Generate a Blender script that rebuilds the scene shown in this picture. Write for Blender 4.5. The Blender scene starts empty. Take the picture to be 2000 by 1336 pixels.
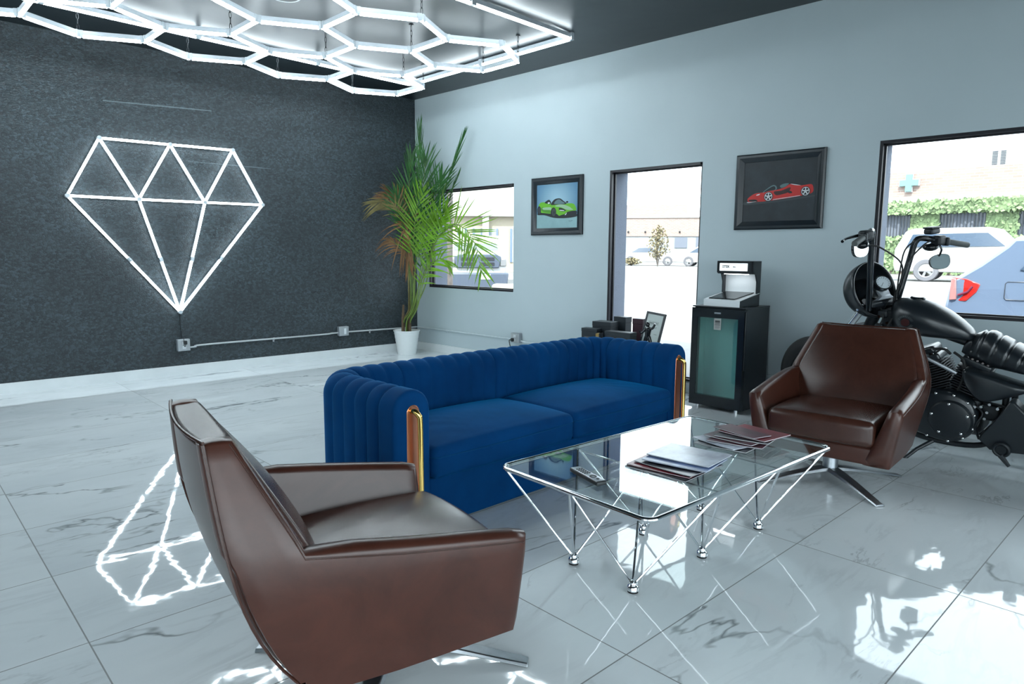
import bpy, bmesh, math, random
from math import sin, cos, pi, sqrt, radians as R
from mathutils import Vector as V, Matrix

random.seed(7)
SC = bpy.context.scene
COL = SC.collection

# ------------------------------------------------------------------ camera
cam_data = bpy.data.cameras.new('camera')
cam = bpy.data.objects.new('camera', cam_data)
COL.objects.link(cam)
cam_data.sensor_width = 36.0
cam_data.lens = 23.833
cam_data.clip_end = 400
_rt, _up, _fw = V((0.686172, 0.727415, 0.005928)), V((-0.098551, 0.084883, 0.991505)), V((-0.720733, 0.680927, -0.129932))
CAMLOC = V((7.26515, -5.15906, 1.25))
cam.matrix_world = Matrix(((_rt.x, _up.x, -_fw.x, CAMLOC.x), (_rt.y, _up.y, -_fw.y, CAMLOC.y),
                           (_rt.z, _up.z, -_fw.z, CAMLOC.z), (0, 0, 0, 1)))
SC.camera = cam

# ------------------------------------------------------------------ sky, sun, exposure
SC.view_settings.view_transform = 'Standard'
SC.view_settings.look = 'None'
SC.view_settings.gamma = 1.0
SC.view_settings.use_curve_mapping = False
SC.view_settings.exposure = 0.0
SKY = 6.0
LED = 29.0
world = bpy.data.worlds.new('sky')
SC.world = world
world.use_nodes = True
_bg = world.node_tree.nodes['Background']
_bg.inputs[0].default_value = (0.88, 0.955, 1.0, 1)
_bg.inputs[1].default_value = SKY
sun_d = bpy.data.lights.new('sun', 'SUN')
sun_d.energy = 9.0
sun_d.angle = R(0.6)
sun_d.color = (1.0, 0.95, 0.86)
sun = bpy.data.objects.new('sun', sun_d)
COL.objects.link(sun)
sun.rotation_euler = V((-0.25, 0.62, -0.74)).to_track_quat('-Z', 'Y').to_euler()
try:
    SC.cycles.caustics_reflective = False
    SC.cycles.caustics_refractive = False
    SC.cycles.sample_clamp_indirect = 6.0
    SC.cycles.max_bounces = 10
    SC.cycles.transparent_max_bounces = 16
except Exception:
    pass

# ------------------------------------------------------------------ material helpers
class NB:
    """small node builder"""
    def __init__(s, m):
        m.use_nodes = True
        s.m, s.nt = m, m.node_tree
        s.b = s.nt.nodes.get('Principled BSDF')
    def n(s, t, **kw):
        x = s.nt.nodes.new(t)
        for k, v in kw.items():
            setattr(x, k, v)
        return x
    def l(s, a, b):
        s.nt.links.new(a, b)
    def put(s, sock, v):
        if hasattr(v, 'is_linked') or hasattr(v, 'links'):
            s.l(v, sock)
        else:
            sock.default_value = v
    def math(s, op, a, b=None, c=None):
        x = s.n('ShaderNodeMath', operation=op)
        s.put(x.inputs[0], a)
        if b is not None: s.put(x.inputs[1], b)
        if c is not None: s.put(x.inputs[2], c)
        return x.outputs[0]
    def pos(s):
        return s.n('ShaderNodeNewGeometry').outputs['Position']
    def obj(s):
        return s.n('ShaderNodeTexCoord').outputs['Object']
    def sep(s, v):
        x = s.n('ShaderNodeSeparateXYZ'); s.l(v, x.inputs[0]); return x.outputs
    def comb(s, a, b, c=0.0):
        x = s.n('ShaderNodeCombineXYZ'); s.put(x.inputs[0], a); s.put(x.inputs[1], b); s.put(x.inputs[2], c); return x.outputs[0]
    def mapping(s, v, scale=(1, 1, 1), rot=(0, 0, 0), loc=(0, 0, 0)):
        x = s.n('ShaderNodeMapping'); s.l(v, x.inputs[0])
        x.inputs['Scale'].default_value = scale; x.inputs['Rotation'].default_value = rot; x.inputs['Location'].default_value = loc
        return x.outputs[0]
    def noise(s, v, scale, detail=3, rough=.5, dist=0.0):
        x = s.n('ShaderNodeTexNoise'); s.l(v, x.inputs['Vector'])
        x.inputs['Scale'].default_value = scale; x.inputs['Detail'].default_value = detail
        x.inputs['Roughness'].default_value = rough; x.inputs['Distortion'].default_value = dist
        return x.outputs[0]
    def voro(s, v, scale, feature='F1', out=0):
        x = s.n('ShaderNodeTexVoronoi', feature=feature); s.l(v, x.inputs['Vector']); x.inputs['Scale'].default_value = scale
        return x.outputs[out]
    def ramp(s, f, stops):
        x = s.n('ShaderNodeValToRGB'); s.l(f, x.inputs[0])
        e = x.color_ramp.elements
        while len(e) < len(stops): e.new(.5)
        for i, (p, c) in enumerate(stops):
            e[i].position = p
            e[i].color = (c, c, c, 1) if not isinstance(c, tuple) else (*c[:3], 1)
        return x.outputs[0]
    def mix(s, f, a, b, mode='MIX'):
        x = s.n('ShaderNodeMixRGB', blend_type=mode); s.put(x.inputs[0], f)
        for i, c in ((1, a), (2, b)):
            if isinstance(c, tuple): x.inputs[i].default_value = (*c[:3], 1)
            else: s.l(c, x.inputs[i])
        return x.outputs[0]
    def bump(s, h, strength=.3, dist=.01):
        x = s.n('ShaderNodeBump'); s.l(h, x.inputs['Height'])
        x.inputs['Strength'].default_value = strength; x.inputs['Distance'].default_value = dist
        s.l(x.outputs[0], s.b.inputs['Normal'])
        return x.outputs[0]

MATS = {}
def mat(name, color=(.5, .5, .5), rough=.5, metal=0.0, spec=.5, var=0.0, vscale=8.0, bump=0.0, bscale=60.0, emit=None, estr=0.0,
        coat=0.0, sheen=0.0):
    m = bpy.data.materials.new(name)
    MATS[name] = m
    k = NB(m)
    b = k.b
    b.inputs['Base Color'].default_value = (*color, 1)
    b.inputs['Roughness'].default_value = rough
    b.inputs['Metallic'].default_value = metal
    b.inputs['Specular IOR Level'].default_value = spec
    if coat: b.inputs['Coat Weight'].default_value = coat; b.inputs['Coat Roughness'].default_value = .1
    if sheen:
        b.inputs['Sheen Weight'].default_value = sheen; b.inputs['Sheen Roughness'].default_value = .35
    if emit:
        b.inputs['Emission Color'].default_value = (*emit, 1); b.inputs['Emission Strength'].default_value = estr
    if var or bump:
        o = k.obj()
        if var:
            f = k.noise(o, vscale, 4, .6)
            lo = tuple(max(0, c * (1 - var)) for c in color); hi = tuple(min(1, c * (1 + var)) for c in color)
            k.l(k.ramp(f, [(.3, lo), (.7, hi)]), b.inputs['Base Color'])
        if bump:
            k.bump(k.noise(o, bscale, 4, .6), bump, .01)
    return m

def glass(name, tint=(.95, .98, .97), f0=.05, rough=0.0):
    m = bpy.data.materials.new(name); MATS[name] = m
    m.use_nodes = True
    nt = m.node_tree; nt.nodes.clear()
    k = NB(m); k.nt = nt
    out = k.n('ShaderNodeOutputMaterial')
    tr = k.n('ShaderNodeBsdfTransparent'); tr.inputs[0].default_value = (*tint, 1)
    gl = k.n('ShaderNodeBsdfGlossy'); gl.inputs['Roughness'].default_value = rough
    lw = k.n('ShaderNodeLayerWeight')
    f = k.math('MULTIPLY_ADD', k.math('POWER', lw.outputs['Facing'], 4.2), 1 - f0, f0)
    lw.inputs[0].default_value = .5
    mx = k.n('ShaderNodeMixShader')
    k.l(f, mx.inputs[0]); k.l(tr.outputs[0], mx.inputs[1]); k.l(gl.outputs[0], mx.inputs[2]); k.l(mx.outputs[0], out.inputs[0])
    return m

# ------------------------------------------------------------------ mesh helpers
def frame_axes(d):
    d = V(d).normalized()
    a = V((0, 0, 1)) if abs(d.z) < .9 else V((1, 0, 0))
    u = d.cross(a).normalized(); w = u.cross(d).normalized()
    return u, w

class MB:
    def __init__(s):
        s.v, s.f, s.m = [], [], []
        s.mi = 0
        s.xf = None
    def add(s, vs, fs):
        o = len(s.v)
        if s.xf is not None: vs = [s.xf @ V(p) for p in vs]
        s.v += [tuple(p) for p in vs]
        for f in fs:
            s.f.append([i + o for i in f]); s.m.append(s.mi)
        return s
    def box(s, c, d, rot=None):
        x, y, z = d[0] / 2, d[1] / 2, d[2] / 2
        p = [V(q) for q in ((-x, -y, -z), (x, -y, -z), (x, y, -z), (-x, y, -z), (-x, -y, z), (x, -y, z), (x, y, z), (-x, y, z))]
        if rot is not None: p = [rot @ q for q in p]
        p = [q + V(c) for q in p]
        return s.add(p, [(3, 2, 1, 0), (4, 5, 6, 7), (0, 1, 5, 4), (1, 2, 6, 5), (2, 3, 7, 6), (3, 0, 4, 7)])
    def b2(s, lo, hi):
        return s.box([(a + b) / 2 for a, b in zip(lo, hi)], [abs(b - a) for a, b in zip(lo, hi)])
    def cyl(s, p0, p1, r0, r1=None, n=16, cap=True):
        if r1 is None: r1 = r0
        p0, p1 = V(p0), V(p1)
        u, w = frame_axes(p1 - p0)
        vs = [p0 + (u * cos(2 * pi * i / n) + w * sin(2 * pi * i / n)) * r0 for i in range(n)] + \
             [p1 + (u * cos(2 * pi * i / n) + w * sin(2 * pi * i / n)) * r1 for i in range(n)]
        fs = [(i, (i + 1) % n, n + (i + 1) % n, n + i) for i in range(n)]
        if cap: fs += [tuple(range(n - 1, -1, -1)), tuple(range(n, 2 * n))]
        return s.add(vs, fs)
    def tube(s, pts, r, n=10, cap=True, closed=False):
        pts = [V(p) for p in pts]
        N = len(pts)
        rr = r if isinstance(r, (list, tuple)) else [r] * N
        vs = []
        u = None
        for i in range(N):
            if closed: d = pts[(i + 1) % N] - pts[i - 1]
            else: d = pts[min(i + 1, N - 1)] - pts[max(i - 1, 0)]
            d.normalize()
            if u is None: u, _ = frame_axes(d)
            u = (u - d * u.dot(d))
            if u.length < 1e-6: u, _ = frame_axes(d)
            u.normalize()
            w = d.cross(u)
            vs += [pts[i] + (u * cos(2 * pi * k / n) + w * sin(2 * pi * k / n)) * rr[i] for k in range(n)]
        fs = []
        for i in range(N if closed else N - 1):
            a, b = i * n, ((i + 1) % N) * n
            fs += [(a + k, a + (k + 1) % n, b + (k + 1) % n, b + k) for k in range(n)]
        if cap and not closed: fs += [tuple(range(n - 1, -1, -1)), tuple(range((N - 1) * n, N * n))]
        return s.add(vs, fs)
    def lathe(s, prof, c=(0, 0, 0), axis=(0, 0, 1), n=32, close=False):
        c = V(c); ax = V(axis).normalized(); u, w = frame_axes(ax)
        vs = []
        for r, h in prof:
            vs += [c + ax * h + (u * cos(2 * pi * k / n) + w * sin(2 * pi * k / n)) * max(r, 1e-5) for k in range(n)]
        P = len(prof)
        fs = []
        for i in range(P if close else P - 1):
            a, b = i * n, ((i + 1) % P) * n
            fs += [(a + k, a + (k + 1) % n, b + (k + 1) % n, b + k) for k in range(n)]
        return s.add(vs, fs)
    def torus(s, c, axis, R_, r, n=40, k=12):
        return s.lathe([(R_ + r * cos(2 * pi * i / k), r * sin(2 * pi * i / k)) for i in range(k)], c, axis, n, close=True)
    def prism(s, poly, h0, h1, M=None):
        """2D polygon (x,y) extruded h0..h1 on z, mapped with M"""
        n = len(poly)
        vs = [V((x, y, h0)) for x, y in poly] + [V((x, y, h1)) for x, y in poly]
        if M is not None: vs = [M @ q for q in vs]
        fs = [tuple(range(n - 1, -1, -1)), tuple(range(n, 2 * n))] + [(i, (i + 1) % n, n + (i + 1) % n, n + i) for i in range(n)]
        return s.add(vs, fs)
    def grid(s, fn, nu, nv, closeu=False):
        vs = [fn(i / (nu if closeu else nu - 1), j / (nv - 1)) for i in range(nu) for j in range(nv)]
        fs = []
        for i in range(nu if closeu else nu - 1):
            for j in range(nv - 1):
                a, b = i * nv + j, ((i + 1) % nu) * nv + j
                fs.append((a, b, b + 1, a + 1))
        return s.add(vs, fs)
    def loft(s, rings, cap=True):
        n = len(rings[0]); vs = [p for r in rings for p in r]; fs = []
        for i in range(len(rings) - 1):
            a, b = i * n, (i + 1) * n
            fs += [(a + k, a + (k + 1) % n, b + (k + 1) % n, b + k) for k in range(n)]
        if cap: fs += [tuple(range(n - 1, -1, -1)), tuple(range((len(rings) - 1) * n, len(rings) * n))]
        return s.add(vs, fs)
    def ball(s, c, r, n=16, k=10, rot=None):
        r = (r, r, r) if not isinstance(r, (tuple, list)) else r
        c = V(c)
        def fn(a, b):
            q = V((r[0] * sin(pi * b) * cos(2 * pi * a), r[1] * sin(pi * b) * sin(2 * pi * a), r[2] * cos(pi * b)))
            if rot is not None: q = rot @ q
            return c + q
        return s.grid(fn, n, k, closeu=True)
    def rbox(s, c, d, r, seg=4, nx=6, fn=None, rot=None):
        """rounded box with optional vertex function fn(p)->p in local coords"""
        h = [x / 2 for x in d]
        def cs(hh):
            inner = hh - r
            e = [-inner - r * sin(pi / 4 * 2 * (1 - i / seg) * .5) / sin(pi / 4) for i in range(seg)]
            mid = [-inner + 2 * inner * i / nx for i in range(nx + 1)]
            return e + mid + [-x for x in reversed(e)]
        ax = [cs(x) for x in h]
        def rnd(p):
            q = V([max(-(h[i] - r), min(h[i] - r, p[i])) for i in range(3)])
            dd = V(p) - q
            if dd.length > 1e-9: dd = dd.normalized() * r
            o = q + dd
            if fn: o = fn(o)
            if rot is not None: o = rot @ o
            return o + V(c)
        for a in range(3):
            b, e = (a + 1) % 3, (a + 2) % 3
            for sg in (-1, 1):
                vs = []
                for x in ax[b]:
                    for y in ax[e]:
                        p = [0, 0, 0]; p[a] = sg * h[a]; p[b] = x; p[e] = y
                        vs.append(rnd(p))
                nb, ne = len(ax[b]), len(ax[e])
                fs = []
                for i in range(nb - 1):
                    for j in range(ne - 1):
                        q = (i * ne + j, (i + 1) * ne + j, (i + 1) * ne + j + 1, i * ne + j + 1)
                        fs.append(q if sg > 0 else q[::-1])
                s.add(vs, fs)
        return s
    def build(s, name, mats, parent=None, angle=38, bevel=0, weld=True, flat=False, segs=2):
        me = bpy.data.meshes.new(name)
        me.from_pydata(s.v, [], s.f)
        if not isinstance(mats, (list, tuple)): mats = [mats]
        for m in mats: me.materials.append(MATS[m] if isinstance(m, str) else m)
        me.polygons.foreach_set('material_index', s.m)
        bm = bmesh.new(); bm.from_mesh(me)
        if weld: bmesh.ops.remove_doubles(bm, verts=bm.verts, dist=1e-5)
        bmesh.ops.recalc_face_normals(bm, faces=bm.faces)
        bm.to_mesh(me); bm.free()
        if not flat:
            me.polygons.foreach_set('use_smooth', [True] * len(me.polygons))
            me.set_sharp_from_angle(angle=R(angle))
        o = bpy.data.objects.new(name, me)
        COL.objects.link(o)
        if parent is not None: o.parent = parent
        if bevel:
            b = o.modifiers.new('bevel', 'BEVEL'); b.width = bevel; b.segments = segs; b.limit_method = 'ANGLE'; b.angle_limit = R(40)
            b.harden_normals = False
        return o

def tag(o, label, cat=None, group=None, kind=None):
    o['label'] = label
    if cat: o['category'] = cat
    if group: o['group'] = group
    if kind: o['kind'] = kind
    return o
def thing(name, label, cat, loc=(0, 0, 0), rz=0.0, group=None, rx=0.0):
    o = bpy.data.objects.new(name, None)
    COL.objects.link(o)
    o.empty_display_size = .1
    o.location = loc
    o.rotation_euler = (rx, 0, rz)
    return tag(o, label, cat, group)
def cat_pts(P, n=8):
    """catmull-rom through the points"""
    P = [V(p) for p in P]
    out = []
    for i in range(len(P) - 1):
        a, b, c, d = P[max(i - 1, 0)], P[i], P[i + 1], P[min(i + 2, len(P) - 1)]
        for k in range(n):
            t = k / n
            out.append(.5 * ((2 * b) + (c - a) * t + (2 * a - 5 * b + 4 * c - d) * t * t + (3 * b - a - 3 * c + d) * t ** 3))
    out.append(P[-1])
    return out
def text_mb(txt, size, depth, M, mb):
    cu = bpy.data.curves.new('lettering', 'FONT'); cu.body = txt; cu.size = size; cu.extrude = depth; cu.offset = size * .03; cu.align_x = 'CENTER'; cu.align_y = 'CENTER'
    o = bpy.data.objects.new('lettering', cu); COL.objects.link(o)
    dg = bpy.context.evaluated_depsgraph_get()
    me = bpy.data.meshes.new_from_object(o.evaluated_get(dg))
    mb.add([M @ v.co for v in me.vertices], [tuple(p.vertices) for p in me.polygons])
    bpy.data.objects.remove(o); bpy.data.meshes.remove(me); bpy.data.curves.remove(cu)
WA = R(2.6058)
WT, WN = V((cos(WA), sin(WA), 0)), V((-sin(WA), cos(WA), 0))
def W(s, o, z=0.0):
    """point on the window wall: s along it, o outwards, z up"""
    return WT * s + WN * o + V((0, 0, z))

# ------------------------------------------------------------------ materials
def make_floor():
    m = bpy.data.materials.new('marble_tile'); MATS['marble_tile'] = m
    k = NB(m)
    x, y, z = k.sep(k.pos())
    tw, tl, x0, y0 = .6085, 1.2165, 6.072, -2.313
    fx = k.math('DIVIDE', k.math('SUBTRACT', x, x0), tw); fy = k.math('DIVIDE', k.math('SUBTRACT', y, y0), tl)
    ix, iy = k.math('FLOOR', fx), k.math('FLOOR', fy)
    ux, uy = k.math('SUBTRACT', fx, ix), k.math('SUBTRACT', fy, iy)
    ex = k.math('MULTIPLY', k.math('MINIMUM', ux, k.math('SUBTRACT', 1.0, ux)), tw)
    ey = k.math('MULTIPLY', k.math('MINIMUM', uy, k.math('SUBTRACT', 1.0, uy)), tl)
    joint = k.math('LESS_THAN', k.math('MINIMUM', ex, ey), .0022)
    wn = k.n('ShaderNodeTexWhiteNoise', noise_dimensions='2D'); k.l(k.comb(ix, iy), wn.inputs['Vector'])
    off = k.n('ShaderNodeVectorMath', operation='SCALE'); k.l(wn.outputs['Color'], off.inputs[0]); off.inputs['Scale'].default_value = 23.0
    add = k.n('ShaderNodeVectorMath', operation='ADD'); k.l(k.comb(x, y, 0.0), add.inputs[0]); k.l(off.outputs[0], add.inputs[1])
    p = add.outputs[0]
    pa = k.mapping(p, (1.9, .70, 1), (0, 0, R(-24)))
    pb = k.mapping(p, (3.4, .9, 1), (0, 0, R(-32)))
    n1 = k.noise(pa, .85, 5, .58, .35)
    v1 = k.ramp(k.math('ABSOLUTE', k.math('SUBTRACT', n1, .5)), [(0.0, 1.0), (.0035, .7), (.011, 0.0)])
    m1 = k.ramp(k.noise(p, .9, 3, .6), [(.47, 0.0), (.60, 1.0)])
    n3 = k.noise(pa, 1.9, 6, .6, .6)
    v3 = k.ramp(k.math('ABSOLUTE', k.math('SUBTRACT', n3, .47)), [(0.0, 1.0), (.005, .6), (.016, 0.0)])
    m3 = k.ramp(k.noise(p, 2.1, 2), [(.55, 0.0), (.68, 1.0)])
    n2 = k.noise(pb, 1.6, 6, .6, .8)
    v2 = k.ramp(k.math('ABSOLUTE', k.math('SUBTRACT', n2, .52)), [(0.0, 1.0), (.05, 0.0)])
    m2 = k.ramp(k.noise(p, 2.3, 2), [(.42, 0.0), (.7, 1.0)])
    cloud = k.ramp(k.noise(pa, .9, 5, .6), [(.3, (.71, .765, .795)), (.7, (.83, .88, .90))])
    c = k.mix(k.math('MULTIPLY', k.math('MULTIPLY', v2, m2), .24), cloud, (.36, .39, .41))
    c = k.mix(k.math('MULTIPLY', k.math('MULTIPLY', v3, m3), .45), c, (.20, .22, .235))
    c = k.mix(k.math('MULTIPLY', k.math('MULTIPLY', v1, m1), .80), c, (.10, .115, .125))
    c = k.mix(joint, c, (.20, .215, .22))
    k.l(c, k.b.inputs['Base Color'])
    k.l(k.math('MULTIPLY_ADD', joint, .5, .035), k.b.inputs['Roughness'])
    k.b.inputs['Specular IOR Level'].default_value = .82
    wav = k.noise(k.comb(x, y, 0.0), 7.0, 2, .5)
    k.bump(wav, .10, .006)
make_floor()

def make_croc():
    m = bpy.data.materials.new('embossed_wallpaper'); MATS['embossed_wallpaper'] = m
    k = NB(m)
    x, y, z = k.sep(k.pos())
    p = k.comb(k.math('MULTIPLY', y, 1.0), k.math('MULTIPLY', z, 1.35), 0.0)
    e = k.voro(p, 48.0, 'DISTANCE_TO_EDGE')
    cell = k.voro(p, 48.0, 'F1', 1)
    band = k.noise(k.comb(k.math('MULTIPLY', y, .35), k.math('MULTIPLY', z, 3.0), 0.0), 3.0, 4, .65)
    big = k.noise(p, 1.1, 3, .6)
    lift = k.ramp(e, [(0.0, 0.0), (.22, 1.0)])
    cv = k.sep(cell)[0]
    a = k.mix(lift, (.006, .0105, .0140), (.030, .046, .056))
    b = k.mix(k.math('MULTIPLY', k.math('POWER', cv, 1.6), .75), a, (.095, .135, .155))
    c = k.mix(k.ramp(band, [(.35, 0.0), (.75, .55)]), b, (.046, .064, .075))
    c = k.mix(k.ramp(big, [(.35, .45), (.65, 0.0)]), c, (.012, .017, .021))
    # a long pale scuff above the sign and a short one
    def scuff(y0, z0, y1, z1, w):
        t = k.math('DIVIDE', k.math('SUBTRACT', y, y0), y1 - y0)
        dz = k.math('ABSOLUTE', k.math('SUBTRACT', z, k.math('MULTIPLY_ADD', t, z1 - z0, z0)))
        inside = k.math('MULTIPLY', k.math('GREATER_THAN', t, 0.0), k.math('LESS_THAN', t, 1.0))
        return k.math('MULTIPLY', inside, k.math('LESS_THAN', dz, k.math('MULTIPLY', k.noise(p, 14.0, 3), w)))
    sc = k.math('MAXIMUM', scuff(-3.47, 2.615, -2.50, 2.66, .012), scuff(-2.75, 2.14, -1.9, 2.14, .006))
    c = k.mix(k.math('MULTIPLY', sc, .8), c, (.17, .22, .24))
    c = k.mix(1.0, c, (.66, .68, .69), 'MULTIPLY')
    k.l(c, k.b.inputs['Base Color'])
    k.b.inputs['Roughness'].default_value = .48
    k.bump(lift, .55, .004)
make_croc()

def make_paint():
    m = mat('wall_paint', (.60, .685, .715), .42, spec=.35)
    k = NB(m)
    p = k.pos()
    k.l(k.ramp(k.noise(p, .9, 3, .6), [(.3, (.455, .535, .565)), (.7, (.495, .575, .605))]), k.b.inputs['Base Color'])
    k.bump(k.noise(p, 2.2, 4, .55), .12, .03)
make_paint()
mc = mat('ceiling_paint', (.013, .019, .023), .34, spec=.32)
k = NB(mc); k.bump(k.noise(k.pos(), 1.3, 3), .10, .05)

def make_leather(name, lo, hi, rough=.30):
    m = mat(name, hi, rough, spec=.55)
    k = NB(m)
    o = k.obj()
    f = k.noise(o, 5.0, 6, .68, .6)
    k.l(k.ramp(f, [(.28, lo), (.72, hi)]), k.b.inputs['Base Color'])
    x = k.n('ShaderNodeMath', operation='ADD')
    k.l(k.math('MULTIPLY', k.noise(o, 210.0, 2, .5), .35), x.inputs[0]); k.l(k.math('MULTIPLY', k.math('SINE', k.math('MULTIPLY_ADD', k.noise(o, 6.0, 1, .4), pi, -pi / 2)), .55), x.inputs[1])
    k.bump(x.outputs[0], .035, .006)
make_leather('brown_leather', (.040, .0120, .0070), (.080, .0260, .0165))
make_leather('brown_leather_seat', (.036, .0125, .0080), (.062, .0220, .0145), .27)

def make_velvet():
    m = mat('blue_velvet', (.0006, .050, .150), .8, spec=.08, sheen=.30)
    k = NB(m)
    o = k.obj()
    k.b.inputs['Sheen Tint'].default_value = (.0, .36, .85, 1)
    k.l(k.ramp(k.noise(o, 3.0, 4, .6), [(.3, (.0002, .032, .118)), (.7, (.0004, .052, .182))]), k.b.inputs['Base Color'])
    k.bump(k.noise(o, 420.0, 2), .12, .002)
make_velvet()
mat('velvet_piping', (.0008, .055, .165), .8, spec=.1)
mat('copper', (.72, .30, .19), .28, 1.0)
mat('gold', (.80, .56, .17), .16, 1.0)
mat('chrome', (.80, .82, .84), .07, 1.0)
mat('bright_steel', (.78, .82, .86), .22, 1.0)
mat('brushed_steel', (.46, .49, .52), .34, 1.0, var=.08, vscale=30)
mat('galvanised', (.50, .53, .55), .38, .8, var=.1, vscale=30)
mat('black_plastic', (.012, .015, .018), .38)
mat('black_gloss', (.008, .011, .014), .12)
mat('black_metal', (.010, .014, .018), .40, .0, var=.15)
mat('satin_black', (.011, .015, .019), .29, spec=.62)
mat('engine_black', (.012, .016, .020), .45, .3, bump=.15, bscale=80)
mat('rubber', (.010, .011, .012), .75, bump=.2, bscale=90)
mat('frame_black', (.010, .016, .022), .30, var=.25, vscale=14)
mat('window_frame', (.012, .011, .016), .35)
mat('grip_rubber', (.09, .10, .10), .6)
mat('white_plastic', (.74, .78, .80), .35)
mat('pot_white', (.78, .81, .81), .45, bump=.05, bscale=40)
mat('white_baseboard', (.72, .755, .765), .16, var=.05, vscale=4)
mat('grey_box_paint', (.33, .36, .39), .45, .3)
mat('conduit_paint', (.52, .55, .57), .38, .3)
mat('conduit_wall', (.56, .63, .66), .42)
mat('mirror_glass', (.86, .88, .88), .02, 1.0)
mat('paper_white', (.78, .79, .82), .35)
mat('led', (.9, .9, .9), .4, emit=(.82, .945, 1.0), estr=LED)
mat('led_wall', (.9, .9, .9), .4, emit=(.82, .945, 1.0), estr=16.0)
mat('led_sign', (.9, .9, .9), .4, emit=(.88, .96, 1.0), estr=.85)
mat('led_strip', (.9, .9, .9), .4, emit=(.92, .97, 1.0), estr=9.0)
mat('tube_housing', (.60, .65, .70), .25, spec=.6)
mat('tube_joint', (.55, .60, .64), .18, spec=.7)
glass('window_glass', (.93, .965, .975), .05)
glass('table_glass', (.92, .965, .955), .055)
glass('fridge_glass', (.66, .83, .81), .08)
# ------------------------------------------------------------------ room shell
H = 3.148
XR, YF = 10.2, -8.6
def structure(o, label):
    return tag(o, label, kind='structure')

mb = MB(); mb.b2((-.02, YF, -.06), (XR, 0.0, 0.0)); mb.add([(-.02, 0, 0), (XR, 0, 0), W(XR + .1, .0), W(0, .0)], [(0, 1, 2, 3)])
structure(mb.build('floor', 'marble_tile', flat=True), 'polished white marble tile floor with grey veins')
mb = MB(); mb.b2((-.3, YF - .3, H), (XR + .3, .9, H + .2))
structure(mb.build('ceiling', 'ceiling_paint', flat=True), 'dark grey satin ceiling')
mb = MB(); mb.b2((-.2, YF - .2, -.06), (0, .3, H))
structure(mb.build('wall_left', 'embossed_wallpaper', flat=True), 'dark wall with crocodile embossed wallpaper')
FO = [(6.9, 9.8)]
mb = MB()
for a, b in ((0, 6.9), (9.8, XR)): mb.b2((a, YF - .2, -.06), (b, YF, H))
for a, b in FO: mb.b2((a, YF - .2, -.06), (b, YF, .12)); mb.b2((a, YF - .2, 2.9), (b, YF, H))
structure(mb.build('wall_front', 'wall_paint', flat=True), 'pale wall behind the camera')
SO_ = [(-8.2, -5.0), (-4.8, -1.4)]
mb = MB()
for a, b in ((YF - .2, -8.2), (-5.0, -4.8), (-1.4, .8)): mb.b2((XR, a, -.06), (XR + .2, b, H))
for a, b in SO_: mb.b2((XR, a, -.06), (XR + .2, b, .12)); mb.b2((XR, a, 2.9), (XR + .2, b, H))
structure(mb.build('wall_right', 'wall_paint', flat=True), 'pale wall on the far right')

OPEN = [(.255, 1.738, .817, 2.012), (3.030, 4.012, .10, 2.048), (5.420, 8.10, .825, 2.072)]
WM = Matrix(((WT.x, WN.x, 0, 0), (WT.y, WN.y, 0, 0), (0, 0, 1, 0), (0, 0, 0, 1)))
def wall_layer(o0, o1, s_end=10.3, z0=-.06, z1=H):
    mb = MB(); mb.xf = WM
    cur = 0.0
    for (a, b, c, d) in OPEN:
        mb.b2((cur, o0, z0), (a, o1, z1))
        mb.b2((a, o0, z0), (b, o1, c)); mb.b2((a, o0, d), (b, o1, z1))
        cur = b
    mb.b2((cur, o0, z0), (s_end, o1, z1))
    return mb
mat('stucco', (.20, .225, .285), .9, bump=.6, bscale=120)
structure(wall_layer(0, .075).build('wall_back', 'wall_paint', flat=True), 'pale blue grey wall with three windows')
structure(wall_layer(.076, .30, z1=H + .5).build('wall_outside', 'stucco', flat=True), 'grey stucco outer face of the window wall')
for i, (a, b, c, d) in enumerate(OPEN):
    mb = MB(); mb.xf = WM
    t, dp = .022, .080
    mb.b2((a, .002, c), (a + t, dp, d)); mb.b2((b - t, .042, c), (b, dp, d))
    mb.b2((a + t, .002, d - t), (b - t, dp, d)); mb.b2((a + t, .002, c), (b - t, dp, c + t))
    # thin inner bead around the pane
    e = .012
    mb.b2((a + t, .045, c + t), (a + t + e, .062, d - t)); mb.b2((b - t - e, .045, c + t), (b - t, .062, d - t))
    mb.b2((a + t, .045, d - t - e), (b - t, .062, d - t)); mb.b2((a + t, .045, c + t), (b - t, .062, c + t + e))
    nm = ['small square window with black frame by the palm', 'tall narrow window with black frame behind the sofa', 'wide window with black frame behind the motorcycle'][i]
    w = thing('window_%d' % (i + 1), nm, None); w['kind'] = 'structure'
    mb.build('window_frame', 'window_frame', w, flat=True)
    g = MB(); g.xf = WM; g.b2((a + t, .052, c + t), (b - t, .056, d - t))
    g.build('glass_pane', 'window_glass', w, flat=True)
for i, (a, b) in enumerate(FO):  # unseen window, added so daylight reaches surfaces facing the camera
    w = thing('window_%d' % (i + 4), 'unseen window added in the wall behind the camera as a daylight source', None); w['kind'] = 'structure'
    mb = MB()
    for lo, hi in (((a, .12), (a + .05, 2.9)), ((b - .05, .12), (b, 2.9)), ((a + .05, .12), (b - .05, .17)), ((a + .05, 2.85), (b - .05, 2.9))): mb.b2((lo[0], YF - .1, lo[1]), (hi[0], YF - .02, hi[1]))
    mb.build('window_frame', 'window_frame', w, flat=True)
    g = MB(); g.b2((a + .05, YF - .06, .17), (b - .05, YF - .055, 2.85)); g.build('glass_pane', 'window_glass', w, flat=True)
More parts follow.
